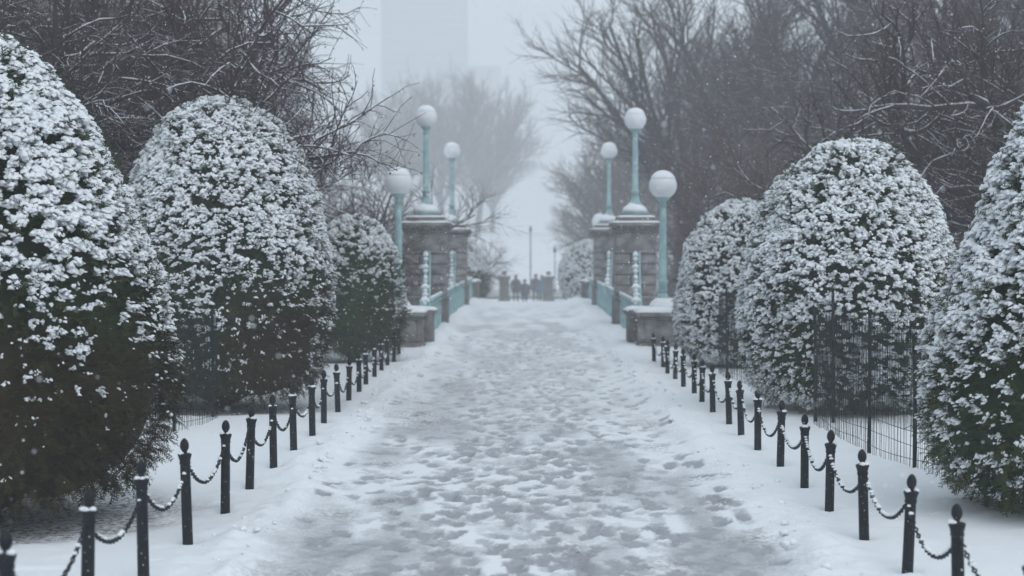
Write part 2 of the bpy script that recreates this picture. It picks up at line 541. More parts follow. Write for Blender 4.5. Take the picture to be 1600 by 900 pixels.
def clods():
    rng = np.random.default_rng(8)
    n = 900
    y = 7 + rng.random(n) ** 1.3 * 50
    s = np.where(rng.random(n) < .5, -1, 1)
    x = s * (1.62 + np.abs(rng.normal(0, .16, n)) - .12 * rng.random(n)) + PC * np.clip(y - 25, 0, 99)
    pos = np.stack([x, y, np.full(n, .015) + rng.random(n) * .02], 1)
    a = rng.random(n) * 6.28
    X = np.stack([np.cos(a), np.sin(a), 0 * a], 1); Z = nrm(np.stack([rng.normal(0, .3, n), rng.normal(0, .3, n), np.ones(n)], 1)); Yv = nrm(np.cross(Z, X))
    X = np.cross(Yv, Z)
    V, F = place_proto(CLODV[rng.integers(0, 5, n)], CLODF, pos, X, Yv, Z, .006 + .028 * rng.random(n) ** 3)
    o = link('snow_clods', np_mesh('snow_clods', V, [F], M['snow'], True)); o['kind'] = 'stuff'
    o['label'] = 'loose lumps of snow kicked up along both edges of the trodden walk'; o['category'] = 'snow'
clods()

# ------------------------------------------------------------------ yews
def sprig_protos(nv=6, seed=2):
    rng = np.random.default_rng(seed)
    out_ = []
    for k in range(nv):
        V = []; T = []
        def pt(s): return np.array([s, 0.05 * math.sin(s * 5 + k), 0.30 * s - 0.48 * s * s])
        # stem
        for s in (0, .5, 1):
            p = pt(s); w = .018 * (1 - .6 * s)
            V += [p + (0, w, 0), p - (0, w, 0)]
        T += [(0, 1, 3), (0, 3, 2), (2, 3, 5), (2, 5, 4)]
        npair = 8
        for i in range(npair):
            s = .12 + .86 * i / npair
            for sd in (-1, 1):
                p = pt(s); ln = (.30 - .12 * s) * (1 + rng.normal(0, .12))
                d = np.array([.62 + rng.normal(0, .1), sd * .75, rng.normal(.02, .22)]); d /= np.linalg.norm(d)
                w = .036
                side = np.cross(d, (0, 0, 1)); side /= np.linalg.norm(side)
                b = len(V)
                V += [p + side * w * .6, p - side * w * .6, p + d * ln * .55 + side * w, p + d * ln + (0, 0, -.03)]
                T += [(b, b + 1, b + 2), (b + 2, b + 1, b + 3)]
        out_.append(np.array(V))
    return np.array(out_), np.array(T)
SPV, SPF = sprig_protos()

PROF_DOME = [(0, .74), (.05, .88), (.12, .94), (.3, 1), (.45, .97), (.63, .87), (.74, .77), (.82, .66), (.9, .5), (.95, .36), (.985, .19), (1, .02)]
PROF_ROUND = [(0, .72), (.05, .86), (.12, .93), (.3, 1), (.45, .985), (.6, .91), (.72, .80), (.82, .67), (.9, .52), (.95, .38), (.985, .2), (1, .02)]
PROF_CONE = [(0, .70), (.06, .86), (.11, .93), (.17, .98), (.27, 1), (.4, .945), (.53, .85), (.6, .78), (.66, .72), (.79, .55), (.86, .44), (.92, .31), (.97, .18), (1, .03)]
PROF_CONE2 = [(0, .55), (.04, .84), (.1, .96), (.17, 1), (.285, .975), (.43, .887), (.5, .82), (.573, .75), (.674, .645), (.775, .54), (.855, .4), (.93, .27), (.98, .14), (1, .03)]

def yew(label, x, y, r, H, prof, seed, snow_fn, brown_fn, zb=None, lean=(0, 0), dens=1.0, spr=.115, group='clipped yews along the walk', z0=.12, cap=.60):
    zg = float(zprof(y)) if zb is None else zb
    root = thing('yew_shrub', label, 'shrub', (x, y, zg), 0, group)
    rng = np.random.default_rng(seed)
    tt = np.array([p[0] for p in prof]); rr = np.array([p[1] for p in prof]) * r
    h = H - z0
    def surf(t, th):
        R = np.interp(t, tt, rr)
        P = np.stack([R * np.cos(th) + lean[0] * t, R * np.sin(th) + lean[1] * t, z0 + t * h], 1)
        dR = (np.interp(t + .01, tt, rr) - np.interp(t - .01, tt, rr)) / (.02 * h)
        nrmv = nrm(np.stack([np.cos(th), np.sin(th), -np.clip(dR, -4, 4)], 1))
        lump = (fbm(P * 1.7 + seed * 7.3, 2, seed) - .5) * .16 * r + (noise3(P * 5.5 + seed, seed + 3) - .5) * .07
        P = P + nrmv * (lump * np.minimum(1, R / (.35 * r)))[:, None]
        return P, nrmv
    # area-weighted sampling
    g = np.linspace(0, 1, 400)
    Rg = np.interp(g, tt, rr); sl = np.hypot(np.gradient(Rg, g), h)
    w = Rg * sl; cdf = np.cumsum(w); area = 2 * math.pi * cdf[-1] / 400; cdf /= cdf[-1]
    def sample(n):
        return np.interp(rng.random(n), cdf, g), rng.random(n) * 2 * math.pi
    def frames(P, nv, up, jit, n):
        d = nrm(nv * 1.0 + np.array([0, 0, up]) + rng.normal(0, jit, (n, 3)))
        z = nrm(np.array([[0, 0, 1.0]]) + rng.normal(0, .25, (n, 3)) + .35 * nv)
        Yv = nrm(np.cross(z, d)); Z = np.cross(d, Yv)
        return d, Yv, Z
    # dark inner growth
    nt_, nth = 26, 36
    T_, TH = np.meshgrid(np.linspace(0, 1, nt_), np.arange(nth) * 2 * math.pi / nth, indexing='ij')
    Pc, nc = surf(T_.ravel(), TH.ravel())
    Pc = Pc - nc * .13
    idx = np.arange(nt_ * nth).reshape(nt_, nth)
    Qc = np.stack([idx[:-1], np.roll(idx[:-1], -1, 1), np.roll(idx[1:], -1, 1), idx[1:]], -1).reshape(-1, 4)
    # sprigs
    n = int(area * 380 * dens)
    t, th = sample(n)
    P, nv = surf(t, th)
    P = P + nv * (rng.random(n) * .13 - .09)[:, None]
    X, Yv, Z = frames(P, nv, .12, .45, n)
    Vs, Fs = place_proto(SPV[rng.integers(0, len(SPV), n)], SPF, P - X * .03, X, Yv, Z, spr * (.8 + .75 * rng.random(n)))
    br = np.clip(brown_fn(P, t, th) + rng.normal(0, .12, n), 0, 1)
    tone = np.concatenate([np.zeros(len(Pc)), np.repeat(np.clip(rng.random(n) ** 1.6 * .85, 0, 1) * (1 - .75 * br), SPV.shape[1])])
    brown = np.concatenate([np.clip(brown_fn(Pc, T_.ravel(), TH.ravel()), 0, 1), np.repeat(br, SPV.shape[1])])
    me = np_mesh('crown', np.concatenate([Pc, Vs]), [Qc, Fs + len(Pc)], M['yew'], False, {'brown': brown, 'tone': tone})
    link('crown', me, root)
    # snow on the sprigs: many pads, clumped
    n = int(area * 3000 * dens)
    t, th = sample(n)
    th = np.where((np.sin(th) > .30) & (rng.random(n) < .80), -th, th)      # thinner on the lee side
    P, nv = surf(t, th)
    Q_ = P * np.array([[6.0, 6.0, 11.0]]) + seed * 3.1
    cl = .26 * fbm(Q_, 2, seed + 20) + .60 * noise3(P * np.array([[19, 19, 30]]) + seed, seed + 31) + .14 * rng.random(n)
    u = np.empty(n); u[np.argsort(cl)] = np.arange(n) / n
    cov = snow_fn(P, t, th)
    keep = u > 1 - cap * cov
    heavy = np.clip((u - (1 - cap * cov)) * 2.2, 0, 1)
    t, th, P, nv, cov, heavy = t[keep], th[keep], P[keep], nv[keep], cov[keep], heavy[keep]
    n = len(t)
    out_d = nrm(nv * np.array([[1, 1, .25]]) + rng.normal(0, .5, (n, 3)) * np.array([[1, 1, .25]]) + np.array([[0, 0, -.10]]))
    zz = nrm(np.array([[0, 0, 1.0]]) + .55 * nv + rng.normal(0, .18, (n, 3)))
    Yv = nrm(np.cross(zz, out_d)); Z = np.cross(out_d, Yv)
    sc = spr * (.060 + .085 * rng.random(n) ** 2.0 + .070 * heavy) * (.7 + .45 * cov)
    P = P + nv * (.015 + .065 * rng.random(n))[:, None]
    Vp, Fp = place_proto(PADV[rng.integers(0, len(PADV), n)], PADF, P, out_d, Yv, Z, sc)
    Vp = Vp + (np.stack([noise3(Vp * 45 + k * 17, 90 + k) for k in range(3)], 1) - .5) * .020
    s = link('snow', np_mesh('snow', Vp, [Fp], M['snow'], True), root)
    s['kind'] = 'stuff'
    # trunk
    mb = MB()
    mb.lathe([(.11 * r, -.15), (.08 * r, .1), (.06 * r, H * .5)], 8)
    for k in range(6):
        a = k * 1.05 + seed
        mb.tube([(0, 0, .02), (.35 * r * math.cos(a), .35 * r * math.sin(a), .22), (.7 * r * math.cos(a), .7 * r * math.sin(a), .5)], np.array([.05, .035, .02]) * r, 5)
    mb.build('trunk', M['bark'], root, True)
    return root

def cov_h(lo, hi, top=.95, side=None):
    def f(P, t, th):
        nz = (fbm(P * 2.2 + 11, 2, 71) - .5) * .35
        c = top * sstep(lo, hi, t + nz)
        if side is not None:
            c = c * (1 - side[1] * sstep(.1, .9, np.cos(th - side[0])))
        return c
    return f
def brown_lo(hi, amt, az=None):
    def f(P, t, th):
        b = amt * sstep(hi, hi * .35, t + (noise3(P * 3, 5) - .5) * .15)
        if az is not None: b = b * sstep(-.5, .7, np.cos(th - az))
        return b
    return f

yew('large cone shaped yew, snowy above and bare dark brown below, under the twisted bare tree', -3.66, 12.2, 1.23, 3.22, PROF_CONE, 1,
    cov_h(.10, .72, 1.0), brown_lo(.62, .8), dens=1.05, spr=.120, cap=.66)
yew('tall domed yew with snowy top and browned lower side, behind a short wire fence corner', -3.42, 20.5, 1.23, 3.47, PROF_DOME, 2,
    cov_h(.0, .72, .95), brown_lo(.55, .9, 0.0), dens=.95, spr=.11)
yew('small dome yew with dusting of snow tucked beside the lamp pedestal with hanging twigs', -2.72, 29.0, .86, 2.30, PROF_DOME, 3,
    cov_h(.15, .95, .8), brown_lo(.6, .5, 0.3), dens=.9, spr=.11)
yew('cone shaped yew snowed nearly to the ground, broad blue shadow on the snow under it', 3.98, 12.3, 1.19, 3.02, PROF_CONE2, 4,
    cov_h(-.05, .60, .95), lambda P, t, th: 0 * t, dens=1.05, spr=.120, cap=.64)
yew('wide rounded yew with snow clumps all over, partly screened by wire fence', 3.68, 20.0, 1.14, 2.96, PROF_ROUND, 5,
    cov_h(-.4, .6, .88), lambda P, t, th: 0 * t + .04, dens=1.0, spr=.115)
yew('small pale snow covered yew between the widest yew and the open bridge pedestal', 3.42, 27.5, .98, 2.50, PROF_ROUND, 6,
    cov_h(-.5, .45, .92), lambda P, t, th: 0 * t + .12, dens=.9, spr=.11)
yew('distant cone yew with white top and dark bottom just past the bridge', -2.32, 68.5, 1.15, 2.45, PROF_CONE, 7,
    cov_h(.2, .5, 1.0), lambda P, t, th: 0 * t, dens=.55, spr=.14, group='yews beyond the bridge')
yew('distant yew almost wholly white with snow just past the bridge', 2.55, 67.5, 1.05, 2.3, PROF_ROUND, 8,
    cov_h(-.6, .2, 1.0), lambda P, t, th: 0 * t, dens=.55, spr=.14, group='yews beyond the bridge')

# ------------------------------------------------------------------ bollards and chains
def make_bollard_meshes():
    r = {}
    mb = MB(); mb.lathe([(.033, -.30), (.033, .0), (.031, .50), (.031, .505)], 12); r['shaft'] = mb.mesh('shaft', M['iron'], True)
    mb = MB(); mb.lathe([(.030, .50), (.034, .507), (.034, .518), (.032, .524), (.040, .552), (.042, .556), (.042, .566), (.030, .572)], 14); r['collar'] = mb.mesh('collar', M['iron'], True)
    mb = MB(); mb.lathe([(.016, .570), (.013, .580), (.018, .588), (.026, .602), (.028, .618), (.026, .634), (.019, .650), (.010, .660), (.003, .664)], 14); r['finial'] = mb.mesh('finial', M['iron'], True)
    return r
BM = make_bollard_meshes()
def snow_bits(name, pts, scs, parent, seed=0, protos=None):
    rng = np.random.default_rng(seed)
    pts = np.asarray(pts, float); n = len(pts)
    a = rng.random(n) * 6.28
    X = np.stack([np.cos(a), np.sin(a), 0 * a], 1); Z = np.tile([[0, 0, 1.0]], (n, 1)); Yv = np.cross(Z, X)
    V, F = place_proto(CLODV[rng.integers(0, 5, n)], CLODF, pts, X, Yv, Z, np.asarray(scs, float))
    o = link(name, np_mesh(name, V, [F], M['snow'], True), parent)
    o['kind'] = 'stuff'
    return o

def link_mesh(name, nu, nv, L=.046, W=.030, wr=.0052):
    mb = MB(); V = []; Q = []
    for i in range(nu):
        t = 2 * math.pi * i / nu
        cx, cy = (L / 2 - wr) * math.cos(t), (W / 2 - wr) * math.sin(t)
        nx, ny = math.cos(t), math.sin(t)
        for j in range(nv):
            p = 2 * math.pi * j / nv
            V.append((cx + nx * wr * math.cos(p), cy + ny * wr * math.cos(p), wr * math.sin(p)))
    for i in range(nu):
        for j in range(nv):
            Q.append((i * nv + j, ((i + 1) % nu) * nv + j, ((i + 1) % nu) * nv + (j + 1) % nv, i * nv + (j + 1) % nv))
    mb.add(V, Q)
    return mb
LINK_HI = link_mesh('link', 10, 5).mesh('link', M['iron'], True)
_lo = link_mesh('link', 7, 3)
LOV, LOQ = np.concatenate(_lo.V), np.concatenate(_lo.Q)

ORD = ['first', 'second', 'third', 'fourth', 'fifth', 'sixth', 'seventh', 'eighth', 'ninth', 'tenth', 'eleventh', 'twelfth', 'thirteenth', 'fourteenth', 'fifteenth', 'sixteenth', 'seventeenth', 'eighteenth', 'nineteenth', 'twentieth']
def row(xs_side, d0, step, count, hfun, lab, grp, clab, cgrp, seed):
    rng = np.random.default_rng(seed)
    tops = []
    for i in range(count):
        y = d0 + i * step + rng.normal(0, .015)
        x = xs_side + rng.normal(0, .012)
        h = hfun(y)
        b = thing('bollard', lab % ORD[count - 1 - i], 'bollard', (x, y, h - .664), rng.random() * 6, grp)
        tilt = rng.normal(0, .020, 2)
        b.rotation_euler = (tilt[0], tilt[1], b.rotation_euler[2])
        for nm in ('shaft', 'collar', 'finial'):
            link(nm, BM[nm], b)
        pts = []; scs = []
        for k in range(rng.integers(4, 10)):
            a = rng.random() * 6.28 if xs_side < 0 else rng.normal(2.9, 1.1)
            pts.append((.027 * math.cos(a), .027 * math.sin(a), .570)); scs.append(.009 + .011 * rng.random())
        snow_bits('snow_cap', pts, scs, b, seed * 100 + i)
        tops.append((x, y, h))
    for i in range(count - 1):
        a = np.array(tops[i]); c = np.array(tops[i + 1])
        A = a + (0, .028, -.175); B = c + (0, -.028, -.175)
        sag = .165 + rng.normal(0, .015)
        N = 200
        t = np.linspace(0, 1, N)
        P = A[None] * (1 - t[:, None]) + B[None] * t[:, None]
        P[:, 2] -= sag * (1 - (2 * t - 1) ** 2)
        L = np.concatenate([[0], np.cumsum(np.linalg.norm(np.diff(P, axis=0), axis=1))])
        nl = int(L[-1] / .0345)
        s = (np.arange(nl) + .5) / nl * L[-1]
        C = np.stack([np.interp(s, L, P[:, k]) for k in range(3)], 1)
        D = np.stack([np.interp(np.minimum(s + .01, L[-1]), L, P[:, k]) - np.interp(np.maximum(s - .01, 0), L, P[:, k]) for k in range(3)], 1)
        D = nrm(D)
        ch = thing('chain', clab % (ORD[count - 2 - i], ORD[count - 1 - i]), 'chain', tuple(A), 0, cgrp)
        ang = np.where(np.arange(nl) % 2 == 0, .5, .5 + math.pi / 2) + rng.normal(0, .12, nl)
        side = nrm(np.cross(D, [[0, 0, 1.0]])); upv = np.cross(side, D)
        Yv = side * np.cos(ang)[:, None] + upv * np.sin(ang)[:, None]; Z = np.cross(D, Yv)
        if a[1] < 15.5:
            for k in range(nl):
                m = Matrix((( D[k][0], Yv[k][0], Z[k][0]), (D[k][1], Yv[k][1], Z[k][1]), (D[k][2], Yv[k][2], Z[k][2])))
                o = link('link', LINK_HI, ch, tuple(C[k] - A))
                o.rotation_euler = m.to_euler()
        else:
            V, F = place_proto(np.repeat(LOV[None], nl, 0), LOQ, C - A, D, Yv, Z, np.full(nl, 1.05))
            o = link('links', np_mesh('links', V, [F], M['iron'], True), ch); o['kind'] = 'stuff'
        # snow caught on the links
        amt = .85 if xs_side > 0 else .35
        sel = rng.random(nl) < np.where(np.arange(nl) < nl * .6, amt, amt * .6)
        pp = (C - A)[sel] + upv[sel] * .010
        if len(pp):
            snow_bits('snow', pp, .0105 + .006 * rng.random(len(pp)), ch, seed * 77 + i)
row(-2.04, 7.18, 1.272, 19, lambda y: np.interp(y, [7, 11, 14, 21, 30], [.67, .635, .60, .50, .47]),
    'black acorn tipped bollard, %s from the bridge in the row beside brown bottomed yews', 'bollards beside the brown bottomed yews',
    'black chain between %s and %s bollards from the bridge, beside brown bottomed yews', 'chains beside the brown bottomed yews', 5)
row(2.14, 7.5, 1.222, 18, lambda y: np.interp(y, [7, 10, 16, 22, 30], [.56, .55, .54, .50, .46]),
    'black acorn tipped bollard, %s from the bridge in the row beside fully snowed yews', 'bollards beside the fully snowed yews',
    'snowy black chain between %s and %s bollards from the bridge, beside fully snowed yews', 'chains beside the fully snowed yews', 6)

# ------------------------------------------------------------------ wire fences
def fence(label, pts, h, posts, seed):
    rng = np.random.default_rng(seed)
    P = np.array(pts, float)
    # smooth resample
    L = np.concatenate([[0], np.cumsum(np.linalg.norm(np.diff(P, axis=0), axis=1))])
    root = thing('wire_fence', label, 'fence', (P[0][0], P[0][1], 0), 0, 'wire fences round the yews')
    o0 = np.array([P[0][0], P[0][1], 0])
    def at(s): return np.array([np.interp(s, L, P[:, 0]), np.interp(s, L, P[:, 1])])
    tot = L[-1]
    s = np.arange(0, tot, .042)
    polys = []
    for q in s:
        b = at(q); jx = rng.normal(0, .006, 4)
        pp = [(b[0] + jx[0], b[1], -.08), (b[0] + jx[1], b[1], h * .35), (b[0] + jx[2], b[1], h * .7), (b[0] + jx[3], b[1], h + rng.normal(0, .008))]
        polys.append((np.array(pp) - o0, np.full(4, .0021)))
    o = link('vertical_wires', polylines_mesh('vertical_wires', polys, M['wire'], 3), root); o['kind'] = 'stuff'
    polys = []
    for k, z in enumerate(np.arange(.08, h + .01, .118)):
        ss = np.linspace(0, tot, max(8, int(tot / .12)))
        ph = rng.random() * 6
        pp = np.array([(*at(q), z + .012 * math.sin(q * 3 + ph)) for q in ss]) - o0
        polys.append((pp, np.full(len(pp), .0026)))
    o = link('horizontal_wires', polylines_mesh('horizontal_wires', polys, M['wire'], 4), root); o['kind'] = 'stuff'
    # fine bird mesh on the upper part
    polys = []
    z0 = .30
    for q in np.arange(0, tot, .030):
        b = at(q)
        polys.append((np.array([(b[0] + .004, b[1], z0), (b[0] + .004, b[1], h - .02)]) - o0, np.full(2, .0010)))
    o = link('fine_mesh', polylines_mesh('fine_mesh', polys, M['wire'], 3), root); o['kind'] = 'stuff'
    for q, hh in posts:
        b = at(q)
        mb = MB(); mb.tube([(0, 0, -.3), (.005, 0, hh * .5), (rng.normal(0, .012), 0, hh)], np.array([.017, .017, .016]), 6)
        mb.lathe([(.016, hh - .002), (.012, hh + .008), (.002, hh + .012)], 6)
        mb.build('post', M['wire'], root, loc=tuple(np.array([b[0], b[1], 0]) - o0))
fence('black wire fence with corner post running in front of the widest yew',
      [(4.6, 18.55), (3.25, 18.62), (3.10, 18.72), (3.03, 18.5), (3.02, 16.8), (3.07, 15.5), (3.25, 14.3), (3.5, 13.4)], 1.14,
      [(1.35, 1.36), (1.62, 1.18), (4.55, 1.22), (5.7, 1.1)], 1)
fence('black wire fence with rounded corner between the large dark yew and the domed yew',
      [(-4.9, 19.1), (-3.5, 19.05), (-3.28, 18.95), (-3.18, 18.75), (-3.2, 18.4), (-3.36, 17.6), (-3.5, 16.4), (-3.6, 15.2)], 1.1,
      [(1.7, 1.15), (3.2, 1.15)], 2)
fence('narrow black wire fence screening the small pale yew',
      [(3.9, 26.0), (3.0, 26.0), (2.86, 25.85), (2.85, 25.2), (2.95, 24.2), (3.1, 22.6)], 1.18, [(.9, 1.2), (2.0, 1.2)], 3)

# ------------------------------------------------------------------ bridge: pedestals, piers, lamps, railings, chains
def snow_slab(mb, x0, x1, y0, y1, z, h, rng, e=.05):
    """rounded layer of snow on a flat top"""
    nx, ny = 9, 9
    V = []
    for j in range(ny):
        for i in range(nx):
            u, v = i / (nx - 1), j / (ny - 1)
            ed = min(u, 1 - u, v, 1 - v)
            hh = h * min(1, (ed * 5 + .25)) * (1 + rng.normal(0, .10))
            V.append((x0 + (x1 - x0) * u + rng.normal(0, .004), y0 + (y1 - y0) * v + rng.normal(0, .004), z + hh))
    b = len(V)
    ring = [i for i in range(nx)] + [j * nx + nx - 1 for j in range(1, ny)] + [(ny - 1) * nx + i for i in range(nx - 2, -1, -1)] + [j * nx for j in range(ny - 2, 0, -1)]
    Q = [(j * nx + i, j * nx + i + 1, (j + 1) * nx + i + 1, (j + 1) * nx + i) for j in range(ny - 1) for i in range(nx - 1)]
    for k in ring: V.append((V[k][0], V[k][1], z - .004))
    m = len(ring)
    Q += [(ring[k], b + k, b + (k + 1) % m, ring[(k + 1) % m]) for k in range(m)]
    mb.add(V, Q)

def lamp(label, x, y, zb, zc, rg, tall, seed):
    """zb: foot of the lamp, zc: centre of the globe"""
    rng = np.random.default_rng(seed)
    root = thing('globe_lamp', label, 'lamp', (x, y, zb), 0, 'teal globe lamps on the bridge')
    H = zc - zb; k = rg / .25
    mb = MB()
    if tall:
        mb.lathe([(.30 * k, -.02), (.30 * k, .05), (.25 * k, .07), (.25 * k, .12), (.21 * k, .15), (.16 * k, .19), (.12 * k, .27), (.085 * k, .36), (.085 * k, .39)], 20)
    else:
        mb.lathe([(.24 * k, -.02), (.24 * k, .03), (.225 * k, .06), (.20 * k, .12), (.14 * k, .17), (.10 * k, .22), (.10 * k, .26), (.075 * k, .30)], 20)
    base = mb.build('base', M['teal'], root, True)
    zt = H - rg * .92
    mb = MB()
    mb.lathe([(.078 * k, .28), (.078 * k, .48), (.092 * k, .49), (.092 * k, .53), (.070 * k, .55), (.062 * k, zt * .75), (.057 * k, zt - .12)], 14)
    mb.build('shaft', M['teal'], root, True)
    mb = MB()
    mb.lathe([(.055 * k, zt - .16), (.075 * k, zt - .14), (.075 * k, zt - .11), (.058 * k, zt - .09), (.070 * k, zt - .05), (.115 * k, zt - .01), (.125 * k, zt + .01), (.125 * k, zt + .035)], 16)
    mb.build('collar', M['teal'], root, True)
    mb = MB()
    prof = []
    for i in range(17):
        a = -math.pi / 2 + .42 + (math.pi - .42) * i / 16
        prof.append((max(.002, rg * math.cos(a)), H + rg * math.sin(a) * .96))
    mb.lathe(prof, 28)
    globe = mb.build('globe', M['opal'], root, True)
    mb = MB()
    prof = []
    for i in range(11):
        a = .52 + (math.pi / 2 - .52) * i / 10
        th = .002 + .070 * (i / 10) ** .7
        prof.append((max(.002, (rg + min(.004, th)) * math.cos(a) ** .80), H + (rg * .96 + th * k * .45) * math.sin(a)))
    prof[0] = (rg * .99 * math.cos(.48), H + rg * .95 * math.sin(.48))
    mb.lathe(prof, 28)
    mb.build('snow_cap', M['snow'], globe, True)
    mb = MB()
    if tall: mb.lathe([(.29 * k, .045), (.27 * k, .085), (.245 * k, .14), (.20 * k, .165), (.15 * k, .20), (.13 * k, .23)], 18, (-.01, 0, .012))
    else: mb.lathe([(.235 * k, .03), (.23 * k, .07), (.20 * k, .135), (.15 * k, .175), (.12 * k, .20)], 18, (-.01, 0, .012))
    mb.build('base_snow', M['snow'], base, True)
    return root

def block_mesh(w, d, h):
    mb = MB(); mb.box((0, 0, 0), (w, d, h), .014); return mb.mesh('stone_block', M['stone'])

def pier(label, xc, yc, seed, s=1):
    rng = np.random.default_rng(seed)
    root = thing('stone_pier', label, 'pier', (xc, yc, 0), 0, 'granite piers of the bridge')
    W = .46
    def bx(name, hw, z0, z1, m, bev=.012, hy=None):
        mb = MB(); mb.box((-hw, -(hy or hw), z0), (hw, (hy or hw), z1), bev); return mb.build(name, m, root)
    # plinth of two courses of blocks
    for zz, hh, hw in ((-.5, .62, .52), (.125, .53, .50)):
        for sx in (-1, 1):
            mb = MB(); x0, x1 = (-hw, -.006) if sx < 0 else (.006, hw)
            mb.box((x0, -hw, zz), (x1, hw, zz + hh), .015); mb.build('plinth_block', M['stone_dark'], root)
    bx('plinth_moulding', .515, .66, .74, M['stone'], .02)
    bx('core', W - .03, .73, 1.75, M['mortar'], 0)
    z = .745; hh = .236
    cache = {}
    for c in range(4):
        f = .36 if c % 2 else .62
        for sx in range(2):
            for sy in range(2):
                w = (2 * W * f if sx == 0 else 2 * W * (1 - f)) - .016; d = W - .012
                key = round(w, 3)
                if key not in cache: cache[key] = block_mesh(w, d, hh - .018)
                x0 = -W if sx == 0 else -W + 2 * W * f + .012
                y0 = -W if sy == 0 else .008
                link('stone_block', cache[key], root, (x0 + rng.normal(0, .004), y0 + rng.normal(0, .005), z))
        z += hh
    bx('frieze', .455, 1.70, 2.16, M['stone'], .012)
    bx('architrave', .48, 1.692, 1.745, M['stone'], .01)
    bx('bed_mould', .495, 2.14, 2.22, M['stone_dark'], .02)
    # dentils under the cornice
    mb = MB()
    for f in range(4):
        for k in range(9):
            u = -.46 + k * .115
            c = [(u, -.53), (u, .53), (-.53, u), (.53, u)][f]
            mb.box((c[0] - .028, c[1] - .028, 2.225), (c[0] + .028, c[1] + .028, 2.285))
    d = mb.build('dentils', M['stone_dark'], root); d['kind'] = 'stuff'
    bx('dentil_band', .505, 2.21, 2.30, M['stone_dark'], .008)
    cor = bx('cornice', .575, 2.29, 2.375, M['stone'], .02)
    ups = bx('upper_step', .43, 2.37, 2.50, M['stone_dark'], .015)
    bx('top_step', .345, 2.49, 2.575, M['stone'], .012)
    mb = MB()
    snow_slab(mb, -.575, .575, -.575, .575, 2.377, .045, rng)
    mb.build('cornice_snow', M['snow'], cor, True)
    mb = MB()
    snow_slab(mb, -.43, .43, -.43, .43, 2.502, .05, rng)
    mb.build('step_snow', M['snow'], ups, True)
    return root

def pedestal(label, xc, yc, side, seed):
    rng = np.random.default_rng(seed)
    root = thing('stone_pedestal', label, 'pedestal', (xc, yc, 0), 0, 'lamp pedestals of the bridge')
    def bx(name, x0, x1, y0, y1, z0, z1, m, bev=.015):
        mb = MB(); mb.box((x0, y0, z0), (x1, y1, z1), bev); return mb.build(name, m, root)
    bx('base_block', -.49, .49, -.49, .49, -.4, .13, M['stone_dark'], .03)
    bx('die', -.40, .40, -.40, .40, .125, .56, M['stone'])
    for sx in (-1, 1):
        bx('pilaster', sx * .41 - .06, sx * .41 + .06, -.425, -.30, .128, .545, M['stone'], .01)
    bx('bed_mould', -.44, .44, -.44, .44, .54, .60, M['stone_dark'], .02)
    cap = bx('cap_slab', -.50, .50, -.50, .50, .595, .67, M['stone'], .02)
    # lower wing block towards the railing
    ix = -side
    bx('wing_block', min(.0, ix * .60), max(.0, ix * .60), .42, .95, -.4, .62, M['stone_dark'], .02)
    bx('wing_cap', min(.0, ix * .66), max(.0, ix * .66), .505, 1.0, .60, .68, M['stone'], .02)
    mb = MB(); snow_slab(mb, -.50, .50, -.50, .50, .672, .085, rng); mb.build('cap_snow', M['snow'], cap, True)
    mb = MB(); snow_slab(mb, min(.0, ix * .65), max(.0, ix * .65), .51, .99, .682, .06, rng); mb.build('wing_snow', M['snow'], root, True)
    return root

def railing(label, y0, y1, x0, x1, seed, zt=.80):
    root = thing('lattice_railing', label, 'railing', (x0, y0, 0), 0, 'teal lattice railings of the bridge')
    L = y1 - y0
    def X(y): return (x1 - x0) * y / L
    for nm, za, zb, w in (('top_rail', zt - .06, zt, .035), ('middle_rail', zt - .22, zt - .185, .018), ('bottom_rail', .02, .07, .025)):
        mb = MB()
        V = []
        for yy in (0, L):
            V += [(X(yy) - w, yy, za), (X(yy) + w, yy, za), (X(yy) + w, yy, zb), (X(yy) - w, yy, zb)]
        mb.add(V, [(0, 1, 2, 3), (7, 6, 5, 4), (0, 4, 5, 1), (1, 5, 6, 2), (2, 6, 7, 3), (3, 7, 4, 0)])
        mb.build(nm, M['teal'], root)
    npan = max(2, int(L / 1.6))
    mbl = MB()
    for k in range(npan + 1):
        yy = L * k / npan
        mb = MB(); mb.box((X(yy) - .028, yy - .028, -.2), (X(yy) + .028, yy + .028, zt + .03), .006); mb.build('baluster_post', M['teal'], root)
        if k < npan:
            w = L / npan; nb = 6
            for q in range(nb):
                a = yy + w * q / nb; c = yy + w * (q + 1) / nb
                mbl.bar((X(a), a, .07), (X(c), c, zt - .2), .011); mbl.bar((X(c), c, .07), (X(a), a, zt - .2), .011)
                m = (a + c) / 2
                mbl.lathe([(.012, -.03), (.035, 0), (.012, .03)], 6, (X(m), m, zt - .12))
    o = mbl.build('lattice', M['teal'], root); o['kind'] = 'stuff'
    mb = MB()
    rng = np.random.default_rng(seed)
    P = [(X(t * L), t * L, zt + .012 + rng.normal(0, .004)) for t in np.linspace(0, 1, 30)]
    mb.tube(P, .032, 6); mb.build('rail_snow', M['snow'], root, True)

